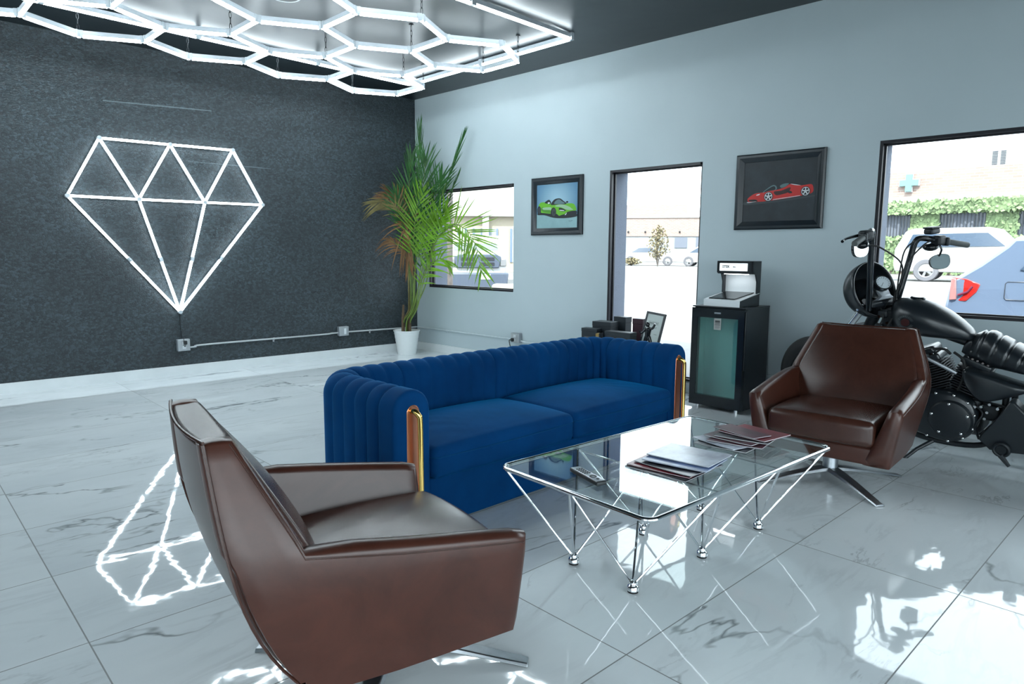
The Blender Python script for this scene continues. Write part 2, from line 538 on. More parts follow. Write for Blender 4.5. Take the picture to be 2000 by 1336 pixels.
for i, (a, b) in enumerate(SO_):  # unseen pair, added to let daylight in on the near floor
    w = thing('window_%d' % (i + 5), 'unseen window added in the right wall as a daylight source, %s one' % ('nearer', 'farther')[i], None); w['kind'] = 'structure'
    mb = MB()
    for lo, hi in (((a, .12), (a + .05, 2.9)), ((b - .05, .12), (b, 2.9)), ((a + .05, .12), (b - .05, .17)), ((a + .05, 2.85), (b - .05, 2.9))): mb.b2((XR + .02, lo[0], lo[1]), (XR + .1, hi[0], hi[1]))
    mb.build('window_frame', 'window_frame', w, flat=True)
    g = MB(); g.b2((XR + .055, a + .05, .17), (XR + .06, b - .05, 2.85)); g.build('glass_pane', 'window_glass', w, flat=True)
mb = MB(); mb.b2((0, YF, 0), (.012, -.012, .098))
structure(mb.build('baseboard_left', 'white_baseboard', flat=True), 'white tile baseboard under the dark wall')
mb = MB(); mb.xf = WM
mb.b2((.012, -.012, 0), (3.03, 0, .098)); mb.b2((3.03, -.012, 0), (4.012, 0, .09)); mb.b2((4.012, -.012, 0), (10.2, 0, .098))
structure(mb.build('baseboard_back', 'white_baseboard', flat=True), 'white tile baseboard under the window wall')

# ------------------------------------------------------------------ outside
mat('asphalt', (.20, .195, .19), .9, var=.12, vscale=.6)
def brick(name, c1, c2, mortar, sc):
    m = mat(name, c1, .85)
    k = NB(m); b = k.n('ShaderNodeTexBrick')
    x, y, z = k.sep(k.obj())
    k.l(k.comb(k.math('ADD', x, y), z, 0.0), b.inputs['Vector'])
    b.inputs['Color1'].default_value = (*c1, 1); b.inputs['Color2'].default_value = (*c2, 1); b.inputs['Mortar'].default_value = (*mortar, 1)
    b.inputs['Scale'].default_value = sc; b.inputs['Mortar Size'].default_value = .012; b.inputs['Row Height'].default_value = .12; b.inputs['Brick Width'].default_value = .34
    k.l(b.outputs[0], k.b.inputs['Base Color'])
brick('brick_pink', (.300, .220, .190), (.265, .185, .158), (.33, .30, .27), 1.0)
mat('concrete_pale', (.30, .295, .28), .85)
mat('cream_wall', (.34, .30, .235), .85)
mat('white_metal_panel', (.26, .28, .29), .6, var=.1, vscale=2)
mat('car_white', (.40, .40, .40), .25, coat=.5)
mat('car_blue', (.150, .200, .290), .2, .2, spec=.6, coat=.7)
mat('car_dark', (.040, .050, .070), .4)
mat('car_window', (.022, .045, .08), .2, spec=.25)
mat('truck_grey', (.062, .078, .112), .4)
mat('cornice_pale', (.42, .42, .40), .85)
mat('tyre_grey', (.13, .13, .145), .8)
mat('alloy', (.22, .22, .23), .4, .4)
mat('tail_red', (.55, .018, .012), .15, spec=.6, coat=.5)
mat('tail_dark', (.16, .02, .05), .3)
mat('tail_clear', (.42, .20, .19), .2)
mat('leaf_ivy', (.185, .260, .125), .8, var=.35, vscale=3)
mat('sign_green', (.13, .30, .26), .5)
mat('iron_bars', (.012, .014, .018), .6)
mat('window_dark', (.045, .055, .075), .2)
mat('curtain_pale', (.13, .145, .18), .8)
mat('pole_wood', (.135, .115, .105), .85, var=.3, vscale=9, bump=.4, bscale=20)
mat('plate_white', (.42, .42, .44), .5)
mat('shrub_dry', (.20, .17, .10), .9, var=.3)

mb = MB(); mb.b2((-70, -30, -.30), (45, 90, -.07))
structure(mb.build('street_ground', 'asphalt', flat=True), 'sunlit pale street and parking lot outside')
mb = MB(); mb.loft([[V((x, 10.5, -.2)), V((x, 10.5, -.069)), V((x, 17, .38)), V((x, 88, .38)), V((x, 88, -.2))] for x in (-68, 44)])
structure(mb.build('raised_lot', 'asphalt', flat=True), 'pale pavement rising gently towards the far buildings')
GZ2 = .38

def wheel(mb, c, ax, r, w, mt, mr):
    ax = V(ax); c = V(c)
    mb.mi = mt
    mb.lathe([(r * .62, -w / 2), (r * .93, -w / 2), (r, -w * .34), (r, w * .34), (r * .93, w / 2), (r * .62, w / 2)], c, ax, 28, close=True)
    mb.mi = mr
    mb.lathe([(0, w * .36), (r * .14, w * .38), (r * .2, w * .30), (r * .2, -w * .2), (0, -w * .2)], c, ax, 16)
    mb.lathe([(r * .54, w * .40), (r * .64, w * .44), (r * .64, -w * .3), (r * .54, -w * .3)], c, ax, 28, close=True)
    u, v_ = frame_axes(ax)
    for i in range(5):
        a = 2 * pi * i / 5
        d = u * cos(a) + v_ * sin(a); t = ax.cross(d)
        p0, p1 = c + d * r * .12 + ax * w * .34, c + d * r * .58 + ax * w * .40
        q = r * .085
        mb.add([p0 + t * q, p0 - t * q, p1 - t * q * 1.3, p1 + t * q * 1.3, p0 + t * q - ax * .04, p0 - t * q - ax * .04, p1 - t * q * 1.3 - ax * .04, p1 + t * q * 1.3 - ax * .04],
               [(0, 1, 2, 3), (7, 6, 5, 4), (0, 4, 5, 1), (1, 5, 6, 2), (2, 6, 7, 3), (3, 7, 4, 0)])

def car(name, label, loc, rz, prof, belt, width, body, wheels, r, glass_poly, group=None, extra=None):
    """prof: lower body outline (x,z) with roof; belt: z where the cabin starts to lean in"""
    t = thing(name, label, 'car', loc, rz, group)
    mb = MB()
    hw = width / 2
    def inset(x, z):
        k = max(0.0, (z - belt)) * .42
        k += max(0.0, (.38 - z)) * .18
        return hw - k
    rows = 7
    n = len(prof)
    ring = []
    for j in range(rows):
        f = -1 + 2 * j / (rows - 1)
        fs = f if abs(f) < 1 else f
        ring.append([V((x, fs * inset(x, z), z - (.035 * (abs(f) ** 3) if z > belt else .015 * abs(f) ** 3))) for x, z in prof])
    mb.loft(ring)
    mb.build('car_body', body, t, angle=50, bevel=.04)
    for sg in (-1, 1):
        g = MB()
        for poly in glass_poly:
            P0 = [V((x, sg * (inset(x, z) + .012), z - .02)) for x, z in poly]; P1 = [p - V((0, sg * .05, 0)) for p in P0]
            g.loft([P0, P1])
        g.build('side_window', 'car_window', t, flat=True)
        for wx in wheels:
            wb = MB(); wheel(wb, (wx, sg * (hw - .10), r), (0, sg, 0), r, .24, 0, 1)
            wb.build('car_wheel', ['tyre_grey', 'alloy'], t)
    if extra: extra(t)
    return t

GZ = -.07
# the blue grey coupe close outside the wide window
def coupe_extra(t):
    for sg in (-1, 1):
        mb = MB()
        P = [(.045, .815), (.05, 1.085), (.20, 1.07), (.33, 1.015), (.30, .93), (.21, .825)]
        pts0 = [V((x, sg * (.965 if x > .1 else .93), z)) for x, z in P]
        mb.loft([pts0, [p - V((0, sg * .08, 0)) for p in pts0]])
        a = mb.build('tail_light', 'tail_red', t, bevel=.012)
        m2 = MB(); m2.loft([[V((x, sg * y, z)) for x, z in ((.05, .83), (.12, .84), (.10, 1.07), (.055, 1.075))] for y in (.92, .972)]); m2.build('clear_lens', 'tail_clear', a, bevel=.008)
        m2 = MB(); m2.tube([(.13, sg * .968, .89), (.22, sg * .968, .93), (.26, sg * .968, .99)], .012, 8); m2.build('lamp_ring', 'tail_dark', a)
    fb = MB()
    pts = [(.55, .88), (.55, 1.03), (.57, 1.05), (.72, 1.05), (.74, 1.03), (.74, .88), (.72, .86), (.57, .86)]
    fb.tube([V((x, -.953, z)) for x, z in pts], .005, 6, closed=True)
    fb.build('fuel_door', 'car_dark', t)
coupe_prof = [(.10, .22), (.02, .45), (.01, .78), (.05, 1.08), (.10, 1.12), (.29, 1.27), (.50, 1.47), (.56, 1.55), (.75, 1.56), (1.4, 1.63), (2.1, 1.63), (2.8, 1.50), (3.35, 1.16), (4.2, 1.03), (4.6, .80), (4.66, .42), (4.5, .2)]
car('blue_coupe', 'blue grey coupe with red tail light parked close outside the wide window', (5.03, 4.53, GZ), R(2), coupe_prof, 1.10, 1.90, 'car_blue', (1.0, 3.75), .36,
    [[(.66, 1.20), (.78, 1.36), (1.1, 1.46), (1.45, 1.50), (2.1, 1.50), (2.6, 1.40), (2.9, 1.18), (2.0, 1.14), (1.0, 1.14)]], extra=coupe_extra)
suv_prof = [(.05, .35), (0, .6), (.02, 1.1), (.28, 1.72), (.5, 1.8), (2.6, 1.82), (3.0, 1.74), (3.55, 1.18), (4.5, 1.08), (4.7, .85), (4.7, .4), (4.5, .3)]
car('white_suv', 'white sport utility car parked in front of the ivy wall', (-1.0, 21.5, GZ2), R(10), suv_prof, 1.12, 1.9, 'car_white', (.98, 3.75), .38,
    [[(.35, 1.18), (.5, 1.6), (2.6, 1.64), (3.1, 1.2)]])
sedan = [(.05, .3), (0, .5), (.05, .92), (.85, 1.0), (1.5, 1.42), (2.5, 1.45), (3.2, 1.02), (4.3, .86), (4.6, .6), (4.55, .28)]
W2 = 'pale cars seen far away through the tall window'
car('white_sedan', 'white car with open black wheels left of the dry bush across the lot', (-25.6, 37.2, GZ2), R(35), sedan, .95, 1.8, 'car_white', (.95, 3.7), .36,
    [[(1.0, 1.0), (1.55, 1.34), (2.45, 1.36), (3.0, 1.02)]])
car('silver_sedan', 'pale car half hidden by the dry bush across the lot', (-21.0, 38.3, GZ2), R(22), sedan, .95, 1.8, 'car_white', (.95, 3.7), .36,
    [[(1.0, 1.0), (1.55, 1.34), (2.45, 1.36), (3.0, 1.02)]])

# ivy building across the street
t = thing('brick_building', 'brick building with an ivy covered lower wall across the street', 'building', (0, 30, GZ))
mb = MB(); mb.b2((-5.5, 0, 0), (16, 9, 5.12)); mb.build('brick_wall', 'brick_pink', t, flat=True)
mb = MB(); mb.b2((-5.5, -.25, 3.72), (16, 0, 4.0)); mb.build('ledge', 'concrete_pale', t, flat=True)
WINX = [(-5.2, -3.2), (-2.0, -.28), (.9, 2.7), (3.9, 5.7)]
def ivy(t):
    mb = MB(); rnd = random.Random(3)
    def blob(x0, x1, z0, z1, dep, n):
        for _ in range(n):
            x, z = rnd.uniform(x0, x1), rnd.uniform(z0, z1)
            y = -rnd.uniform(.04, dep); s_ = rnd.uniform(.06, .13)
            a, b = rnd.uniform(-.9, .9), rnd.uniform(0, 2 * pi)
            u = V((cos(b), sin(a) * .6, sin(b))).normalized() * s_; w_ = V((-sin(b), -.5, cos(b))).normalized() * s_
            c = V((x, y, z))
            mb.add([c - u, c - w_ * .7, c + u, c + w_ * .7], [(0, 1, 2, 3)])
    # solid bed under the leaves, with the windows left free
    xs = [-5.5]
    for a, b in WINX: xs += [a, b]
    xs.append(9.0)
    for i in range(0, len(xs), 2):
        mb.b2((xs[i], -.06, .7), (xs[i + 1], 0, 3.3)); blob(xs[i], xs[i + 1], .7, 3.3, .16, int(260 * (xs[i + 1] - xs[i])))
    mb.b2((-5.5, -.42, 3.27), (9, 0, 3.68)); blob(-5.5, 9, 3.2, 3.78, .55, 3000)
    mb.b2((-5.5, -.06, .7), (9, 0, 2.14)); blob(-5.5, 9, .5, 2.2, .35, 3600)
    o = mb.build('ivy', 'leaf_ivy', t, weld=False, flat=True); o['kind'] = 'stuff'
ivy(t)
for a, b in WINX:
    mb = MB(); mb.b2((a, -.03, 2.16), (b, .02, 3.26)); f = mb.build('barred_window', 'window_dark', t, flat=True)
    m2 = MB(); m2.b2((a + .5, -.045, 2.2), (b - .45, -.032, 3.22)); m2.build('curtain', 'curtain_pale', f, flat=True)
    m3 = MB()
    n = int((b - a) / .13)
    for i in range(n + 1):
        x = a + (b - a) * i / n; m3.b2((x - .012, -.13, 2.12), (x + .012, -.105, 3.3))
    m3.build('window_bars', 'iron_bars', f, flat=True)
t = thing('cross_sign', 'pale green cross sign on the brick wall above the ivy', 'sign', (-3.36, 29.88, 4.55))
mb = MB()
mb.prism([(-.13, -.38), (.13, -.38), (.13, -.13), (.38, -.13), (.38, .13), (.13, .13), (.13, .38), (-.13, .38), (-.13, .13), (-.38, .13), (-.38, -.13), (-.13, -.13)], -.08, .09, Matrix(((1, 0, 0, 0), (0, 0, -1, 0), (0, 1, 0, 0), (0, 0, 0, 1))))
mb.build('cross_face', 'sign_green', t, flat=True)
mb = MB(); mb.prism([(x * 1.13, y * 1.1) for x, y in [(-.13, -.38), (.13, -.38), (.13, -.13), (.38, -.13), (.38, .13), (.13, .13), (.13, .38), (-.13, .38), (-.13, .13), (-.38, .13), (-.38, -.13), (-.13, -.13)]], -.10, .02, Matrix(((1, 0, 0, 0), (0, 0, -1, 0), (0, 1, 0, 0), (0, 0, 0, 1))))
mb.build('sign_backing', 'plate_white', t, flat=True)
t = thing('rooftop_unit', 'grey air conditioning unit on the brick building roof', 'air conditioner', (-.07, 30.6, 5.05))
mb = MB(); mb.b2((-.27, -.4, 0), (.27, .4, .72)); mb.build('unit_case', 'concrete_pale', t, flat=True, bevel=.02)
mb = MB()
for i in range(9): mb.b2((-.24, -.42, .08 + i * .065), (-.05, -.39, .11 + i * .065)); mb.b2((.06, -.42, .08 + i * .065), (.24, -.39, .11 + i * .065))
mb.build('vent_grille', 'car_dark', t, flat=True)

# far block behind the tall window: facade recedes to the right
fa = math.atan2(1.988, .513)
t = thing('far_brick_block', 'low pink brick block with a white lower wall across the lot', 'building', (-32.66, 46.13, GZ), math.atan2(50.2 - 46.13, -26.75 + 32.66))
mb = MB(); mb.b2((-6, 0, 2.95), (16, 10, 4.62)); mb.build('brick_band', 'brick_pink', t, flat=True)
mb = MB(); mb.b2((-6, 0.1, 0), (16, 10, 2.95)); mb.build('lower_wall', 'white_metal_panel', t, flat=True)
mb = MB(); mb.b2((-6, 3.0, 4.7), (6.3, 10, 6.0)); mb.build('upper_storey', 'brick_pink', t, flat=True)
mb = MB(); mb.b2((-6, -.1, 4.62), (16, 10, 4.72)); mb.build('parapet', 'concrete_pale', t, flat=True)
for i in range(2):
    mb = MB(); mb.b2((5.2 + i * 1.9, .02, 1.9), (6.3 + i * 1.9, .12, 2.85)); mb.build('far_window', 'curtain_pale', t, flat=True)
for i in range(5):
    mb = MB(); mb.ball((-.6 + i * 1.55, -.1, 3.35 + (.5 if i == 0 else 0)), .09, 8, 6); mb.build('wall_lamp', 'iron_bars', t)
t = thing('waste_bin', 'blue grey wheeled bin left of the white car across the lot', 'bin', (-26.3, 36.6, GZ2), R(36))
mb = MB(); mb.prism([(-.36, 0), (.36, 0), (.42, 1.3), (-.42, 1.3)], -.4, .4, Matrix(((1, 0, 0, 0), (0, 0, -1, 0), (0, 1, 0, 0), (0, 0, 0, 1)))); mb.build('bin_body', 'car_blue', t, bevel=.03)
mb = MB(); mb.b2((-.46, -.46, 1.3), (.46, .46, 1.4)); mb.build('bin_lid', 'car_dark', t, bevel=.03)
def bush(name, label, loc, r, n, m, seed):
    rnd = random.Random(seed)
    t = thing(name, label, 'bush', loc)
    mb = MB()
    for _ in range(n):
        th, ph = rnd.uniform(0, 2 * pi), rnd.uniform(.05, 1.4)
        q = rnd.random() ** .5
        c = V((r[0] * q * cos(th) * sin(ph), r[0] * q * sin(th) * sin(ph), r[1] * (.15 + q * cos(ph))))
        u = V((rnd.uniform(-1, 1), rnd.uniform(-1, 1), rnd.uniform(-1, 1))).normalized() * r[0] * .10
        w_ = u.cross(V((rnd.uniform(-1, 1), rnd.uniform(-1, 1), 1))).normalized() * r[0] * .07
        mb.add([c - u, c - w_, c + u, c + w_], [(0, 1, 2, 3)])
    o = mb.build('foliage', m, t, weld=False, flat=True)
    s = MB()
    for i in range(5):
        a = i * 1.3; s.cyl((0, 0, 0), (r[0] * .4 * cos(a), r[0] * .4 * sin(a), r[1] * .7), .03, .015, 6)
    s.build('stem', 'pole_wood', t)
bush('dry_bush', 'dry straw coloured bush in front of the pale cars', (-20.6, 35.2, GZ2), (.9, 2.5), 700, 'shrub_dry', 4)
bush('low_shrub', 'low yellow green shrub beside the white car across the lot', (-23.4, 35.9, GZ2), (.9, .5), 400, 'shrub_dry', 5)

# timber pole, pickup and cream building behind the small window
mb = MB(); mb.cyl((-2.87, 2.66, GZ), (-2.82, 2.72, 7.5), .155, .13, 20)
tag(mb.build('utility_pole', 'pole_wood'), 'weathered timber utility pole just outside the small window', 'pole')
t = thing('pickup_truck', 'white pickup truck with dark grille and bumper seen through the small window', 'truck', (-10.28, 9.80, GZ), R(-128))
def truck(t):
    mb = MB()
    mb.prism([(0, .55), (.0, 1.12), (.06, 1.24), (1.35, 1.36), (2.0, 1.95), (3.4, 1.98), (3.8, 1.45), (5.6, 1.4), (5.6, .6), (4.9, .55)], -.97, .97,
             Matrix(((0, 0, 1, 0), (-1, 0, 0, 0), (0, 1, 0, 0), (0, 0, 0, 1))))
    mb.build('truck_body', 'car_white', t, bevel=.07)
    mb = MB(); mb.prism([(-.72, .82), (.72, .82), (.80, 1.2), (.62, 1.28), (-.62, 1.28), (-.80, 1.2)], 0, .10, Matrix(((1, 0, 0, 0), (0, 0, 1, 0), (0, 1, 0, 0), (0, 0, 0, 1))))
    g = mb.build('grille', 'truck_grey', t, bevel=.03)
    for sx in (-1, 1):
        for sz in (0, 1):
            m2 = MB()
            for i in range(3):
                z = .895 + sz * .17 + i * .042; m2.b2((sx * .10 - (.46 if sx < 0 else 0), .10, z), (sx * .10 + (.46 if sx > 0 else 0), .118, z + .026))
            m2.build('grille_slot', 'iron_bars', g, flat=True)
        m3 = MB(); m3.b2((sx * .76, -.02, .88), (sx * .97, .06, 1.12)); m3.build('head_lamp', 'alloy', t, bevel=.02)
    mb = MB(); mb.prism([(-.98, .12), (.98, .12), (1.04, .66), (-1.04, .66)], -.1, .22, Matrix(((1, 0, 0, 0), (0, 0, 1, 0), (0, 1, 0, 0), (0, 0, 0, 1)))); mb.build('front_bumper', 'truck_grey', t, bevel=.05)
    mb = MB(); mb.b2((-.42, .22, .44), (-.10, .235, .62)); mb.build('licence_plate', 'plate_white', t, flat=True)
    mb = MB(); mb.add([(-.80, -1.40, 1.42), (.80, -1.40, 1.42), (.70, -1.96, 1.90), (-.70, -1.96, 1.90)], [(0, 1, 2, 3)]); mb.build('windscreen', 'curtain_pale', t, flat=True)
    for sx in (-1, 1):
        for wy in (-1.0, -4.6):
            w_ = MB(); wheel(w_, (sx * .86, wy, .40), (sx, 0, 0), .40, .26, 0, 1); w_.build('truck_wheel', ['tyre_grey', 'alloy'], t)
truck(t)
t = thing('cream_building', 'cream walled building with tall narrow windows behind the pickup truck', 'building', (-16.9, 15.8, GZ), math.atan2(2.21, 1.91))
mb = MB(); mb.b2((-9, 0, 0), (2.6, 8, 3.0)); mb.build('lower_wall', 'cream_wall', t, flat=True)
mb = MB(); mb.b2((-9, -.35, 3.0), (2.7, 8, 4.3)); mb.build('cornice', 'cornice_pale', t, flat=True)
for i in range(6):
    x = -1.9 + i * .72 + (.3 if i > 3 else 0)
    mb = MB(); mb.b2((x, -.03, .9), (x + .38, .04, 2.45)); f = mb.build('tall_window', 'white_metal_panel', t, flat=True)
    m2 = MB(); m2.b2((x - .04, -.06, .9), (x + .05, -.02, 2.45)); m2.b2((x + .34, -.06, .9), (x + .42, -.02, 2.45)); m2.build('window_jamb', 'car_blue', f, flat=True)
for i in range(3):
    mb = MB(); mb.b2((-2.4 + i * 2.35, -.3, 0), (-2.1 + i * 2.35, 0, 3.0)); mb.build('pilaster', 'concrete_pale', t, flat=True)
t = thing('straw_pallet', 'small yellow pile on a pallet right of the pickup truck', 'pile', (-7.9, 8.9, GZ), R(40))
mb = MB(); mb.b2((-.5, -.4, 0), (.5, .4, .14)); mb.build('pallet', 'pole_wood', t, flat=True)
mb = MB(); mb.rbox((0, 0, .27), (.8, .6, .24), .08); mb.build('sack', 'cream_wall', t)
# ------------------------------------------------------------------ hexagon ceiling light
HZ = 2.915
HO, HA, HB = V((.995, -2.541, 0)), V((.4566, .010, 0)), V((-.0213, .418, 0))
def hexp(i, j, z=HZ):
    p = HO + HA * i + HB * j
    return V((p.x, p.y, z))
cells = []
JMIN = -7
for c, js in ((.5, (3, 1, -1, -3, -5, -7)), (2.0, (2, 0, -2, -4, -6)), (3.5, (3, 1, -1, -3, -5, -7))):
    for j in js: cells.append((c, j))
# the photo shows no tubes right of the middle column beyond its second cell from the far end
edges = {}
for c, j in cells:
    ring = [(c - 1, j), (c - .5, j + 1), (c + .5, j + 1), (c + 1, j), (c + .5, j - 1), (c - .5, j - 1)]
    for a in range(6):
        e = tuple(sorted((ring[a], ring[(a + 1) % 6]))); edges[e] = 1
def led_tube(p0, p1, name, parent, w=.021, gap=.030, up=V((0, 0, 1)), emat='led', hous=.034, emh=.020):
    """light bar: glowing lower half under a clear housing"""
    p0, p1 = V(p0), V(p1); d = (p1 - p0).normalized()
    p0 = p0 + d * gap; p1 = p1 - d * gap
    s = d.cross(up).normalized()
    mb = MB(); mb.mi = 0
    def bar(w0, w1, z0, z1):
        r = []
        for p in (p0, p1):
            r.append([p + s * (-w0 / 2) + up * z0, p + s * (w0 / 2) + up * z0, p + s * (w1 / 2) + up * z1, p + s * (-w1 / 2) + up * z1])
        mb.loft(r)
    bar(w * .8, w, 0, emh)
    mb.mi = 1
    bar(w, w, emh, emh + hous)
    return mb.build(name, [emat, 'tube_housing'], parent, flat=True, weld=False)
hexl = thing('hexagon_light', 'large hexagon grid ceiling light hanging on chains', 'ceiling light', (1.5, -3.2, H))
hexl_off = V((1.5, -3.2, H))
joints = set()
for a, b in edges:
    led_tube(hexp(*a) - hexl_off, hexp(*b) - hexl_off, 'light_tube', hexl)
    joints.add(a); joints.add(b)
nbr = {}
for a, b in edges: nbr.setdefault(a, []).append(b); nbr.setdefault(b, []).append(a)
for j in joints:
    mb = MB(); c = hexp(*j) - hexl_off
    for q in nbr[j]:
        d = (hexp(*q) - hexp(*j)).normalized()
        s = d.cross(V((0, 0, 1)))
        mb.loft([[c + d * t - s * .015 + V((0, 0, .004)), c + d * t + s * .015 + V((0, 0, .004)), c + d * t + s * .015 + V((0, 0, .056)), c + d * t - s * .015 + V((0, 0, .056))] for t in (0, .034)])
    mb.mi = 1
    mb.cyl(c + V((0, 0, .001)), c + V((0, 0, .006)), .012, n=10)
    mb.build('tube_joint', ['tube_joint', 'led'], hexl, flat=True, weld=False)
def chain(parent, p, z0, z1, off):
    mb = MB(); n = max(3, int((z1 - z0) / .034)); L = (z1 - z0) / n
    for i in range(n):
        z = z0 + L * (i + .5); a = V((1, 0, 0)) if i % 2 else V((0, 1, 0))
        pts = []
        for k in range(12):
            t = 2 * pi * k / 12
            pts.append(V((p.x, p.y, z)) - off + a * .0085 * cos(t) + V((0, 0, 1)) * L * .62 * sin(t))
        mb.tube(pts, .0024, 5, closed=True)
    mb.cyl(V((p.x, p.y, H - .006)) - off, V((p.x, p.y, H - .001)) - off, .02, n=12)
    return mb.build('chain', 'black_metal', parent)
for j in ((4, 4), (3, 4), (4.5, 1), (3, 2), (1.5, 3), (-.5, 3), (1.5, 1), (-.5, 1), (-.5, -1), (1.5, -1), (-.5, -3), (4.5, -1), (1, 4), (2.5, -3), (-.5, -5), (4.5, -5)):
    if j in joints: chain(hexl, hexp(*j), HZ + .055, H - .008, hexl_off)

# rectangle of light bars close under the ceiling
RZ = 3.085
rl = thing('rectangle_light', 'long rectangle of light bars close under the ceiling, around the hexagon light', 'ceiling light', (0, 0, 0))
C0 = V((3.116, -.557, RZ)); DX = V((-cos(R(1.2)), -sin(R(1.2)), 0)); DY = V((sin(R(2.3)), -cos(R(2.3)), 0))
RWD, RLN = 2.33, 4.6
cn = [C0, C0 + DX * RWD, C0 + DX * RWD + DY * RLN, C0 + DY * RLN]
for i in range(4):
    a, b = cn[i], cn[(i + 1) % 4]; n = max(2, round((b - a).length / 1.15))
    for q in range(n):
        led_tube(a + (b - a) * q / n, a + (b - a) * (q + 1) / n, 'light_tube', rl, gap=.018)
        mb = MB(); c = a + (b - a) * q / n; d = (b - a).normalized(); s = d.cross(V((0, 0, 1)))
        mb.loft([[c + d * t - s * .017 + V((0, 0, .001)), c + d * t + s * .017 + V((0, 0, .001)), c + d * t + s * .017 + V((0, 0, H - RZ - .001)), c + d * t - s * .017 + V((0, 0, H - RZ - .001))] for t in (-.022, .022)])
        mb.build('tube_joint', 'tube_joint', rl, flat=True)
mb = MB(); c = V((2.17, -2.60, H))
c = V((2.19, -2.72, H)); mb.cyl(c - V((0, 0, .006)), c, .11, n=36)
sp = thing('ceiling_speaker', 'round dark flush speaker in the ceiling among the hexagons', 'speaker', c)
m2 = MB(); m2.lathe([(.098, -.004), (.098, -.008), (.112, -.008), (.114, 0)], n=40); m2.build('speaker_rim', 'conduit_paint', sp)
m2 = MB(); m2.cyl((0, 0, -.006), (0, 0, 0), .099, n=40); m2.build('speaker_grille', 'black_metal', sp)

# ------------------------------------------------------------------ diamond wall light
DX0 = .045
dm = thing('diamond_light', 'white diamond outline of light tubes on the dark wall', 'wall light', (0, -2.92, .638))
DP = dict(TL=(-3.528, 2.272), TM=(-2.923, 2.279), TR=(-2.318, 2.289), L=(-3.812, 1.738), R=(-2.026, 1.748), ML=(-3.230, 1.738), MR=(-2.622, 1.742), B=(-2.918, .645))
def dpt(k): return V((DX0, DP[k][0] + 2.92, DP[k][1] - .638))
DE = [('TL', 'TM'), ('TM', 'TR'), ('TL', 'L'), ('TR', 'R'), ('L', 'ML'), ('ML', 'MR'), ('MR', 'R'), ('TL', 'ML'), ('ML', 'TM'), ('TM', 'MR'), ('MR', 'TR'), ('L', 'B'), ('R', 'B'), ('ML', 'B'), ('MR', 'B')]
def dtube(p0, p1):
    led_tube(p0, p1, 'light_tube', dm, w=.022, gap=.018, up=V((-1, 0, 0)), emat='led_wall', hous=.026, emh=.018)
for a, b in DE:
    p0, p1 = dpt(a), dpt(b)
    if b == 'B':
        q = p0 + (p1 - p0) * .52; dtube(p0, q); dtube(q, p1)
        d = (p1 - p0).normalized(); mb = MB(); mb.tube([q - d * .022, q + d * .022], .017, 8); mb.build('tube_joint', 'tube_joint', dm)
    else: dtube(p0, p1)
for k in DP:
    mb = MB(); c = dpt(k); mb.cyl(c + V((.002, 0, 0)), c - V((.044, 0, 0)), .020, n=12); mb.build('tube_joint', 'tube_joint', dm)
mb = MB(); mb.tube([dpt('B') + V((-.02, 0, -.02)), V((.01, .0, -.06)), V((.008, .004, -.16)), V((.008, .012, -.262))], .0035, 6)
mb.build('power_cord', 'black_plastic', dm)

# ------------------------------------------------------------------ conduit and outlet boxes
def outlet(name, label, cat, M, w, h, kind, group='grey surface outlet boxes'):
    """M maps local (x along the wall, y up, z out) to world"""
    t = thing(name, label, cat, (0, 0, 0), 0, group)
    t.matrix_world = M
    mb = MB(); mb.b2((-w / 2, -h / 2, 0), (w / 2, h / 2, .052)); mb.build('box', 'grey_box_paint', t, bevel=.005)
    mb = MB(); mb.b2((-w * .46, -h * .46, .052), (w * .46, h * .46, .057)); mb.build('cover_plate', 'galvanised', t, bevel=.003)
    if kind == 'duplex':
        mb = MB()
        for s in (-1, 1): mb.b2((-.017, s * .021 - .015, .057), (.017, s * .021 + .015, .061))
        f = mb.build('receptacle', 'white_plastic', t, bevel=.004)
        m2 = MB()
        for s in (-1, 1):
            for q in (-1, 1): m2.b2((q * .006 - .001, s * .021 - .004, .0605), (q * .006 + .001, s * .021 + .005, .0615))
        m2.build('slot', 'black_plastic', f, flat=True)
    else:
        mb = MB(); mb.b2((-.004, -.034, .057), (.026, .034, .061)); mb.build('switch_plate', 'white_plastic', t, bevel=.002)
    return t
def LM(y, z): return Matrix(((0, 0, 1, 0), (1, 0, 0, y), (0, 1, 0, z), (0, 0, 0, 1)))
def BM(s, z, o=0.0):
    p = W(s, o, z)
    return Matrix(((WT.x, 0, -WN.x, p.x), (WT.y, 0, -WN.y, p.y), (0, 1, 0, p.z), (0, 0, 0, 1)))
outlet('outlet_box', 'grey outlet box on the dark wall right under the diamond light', 'outlet', LM(-2.906, .308), .121, .121, 'duplex')
pl = thing('power_plug', 'black plug in the outlet under the diamond light', 'plug', (.062, -2.90, .335))
mb = MB(); mb.rbox((.014, 0, 0), (.028, .034, .040), .008); mb.build('plug_body', 'black_plastic', pl)
mb = MB(); mb.tube(cat_pts([(.02, 0, -.015), (.03, -.006, -.035), (.02, -.014, -.03), (.012, -.010, .01), (-.03, .0, .06)]), .0035, 6); mb.build('cord', 'black_plastic', pl)
outlet('outlet_box', 'grey box with a white switch on the dark wall beside the palm', 'outlet', LM(-1.10, .315), .128, .112, 'switch')
outlet('outlet_box', 'grey outlet box on the pale wall behind the sofa, with a black plug', 'outlet', BM(1.818, .310), .128, .108, 'duplex')
pl = thing('power_plug', 'black plug and hanging cord in the outlet behind the sofa', 'plug', (0, 0, 0)); pl.matrix_world = BM(1.800, .29)
mb = MB(); mb.rbox((0, 0, .076), (.034, .04, .03), .009); mb.build('plug_body', 'black_plastic', pl)
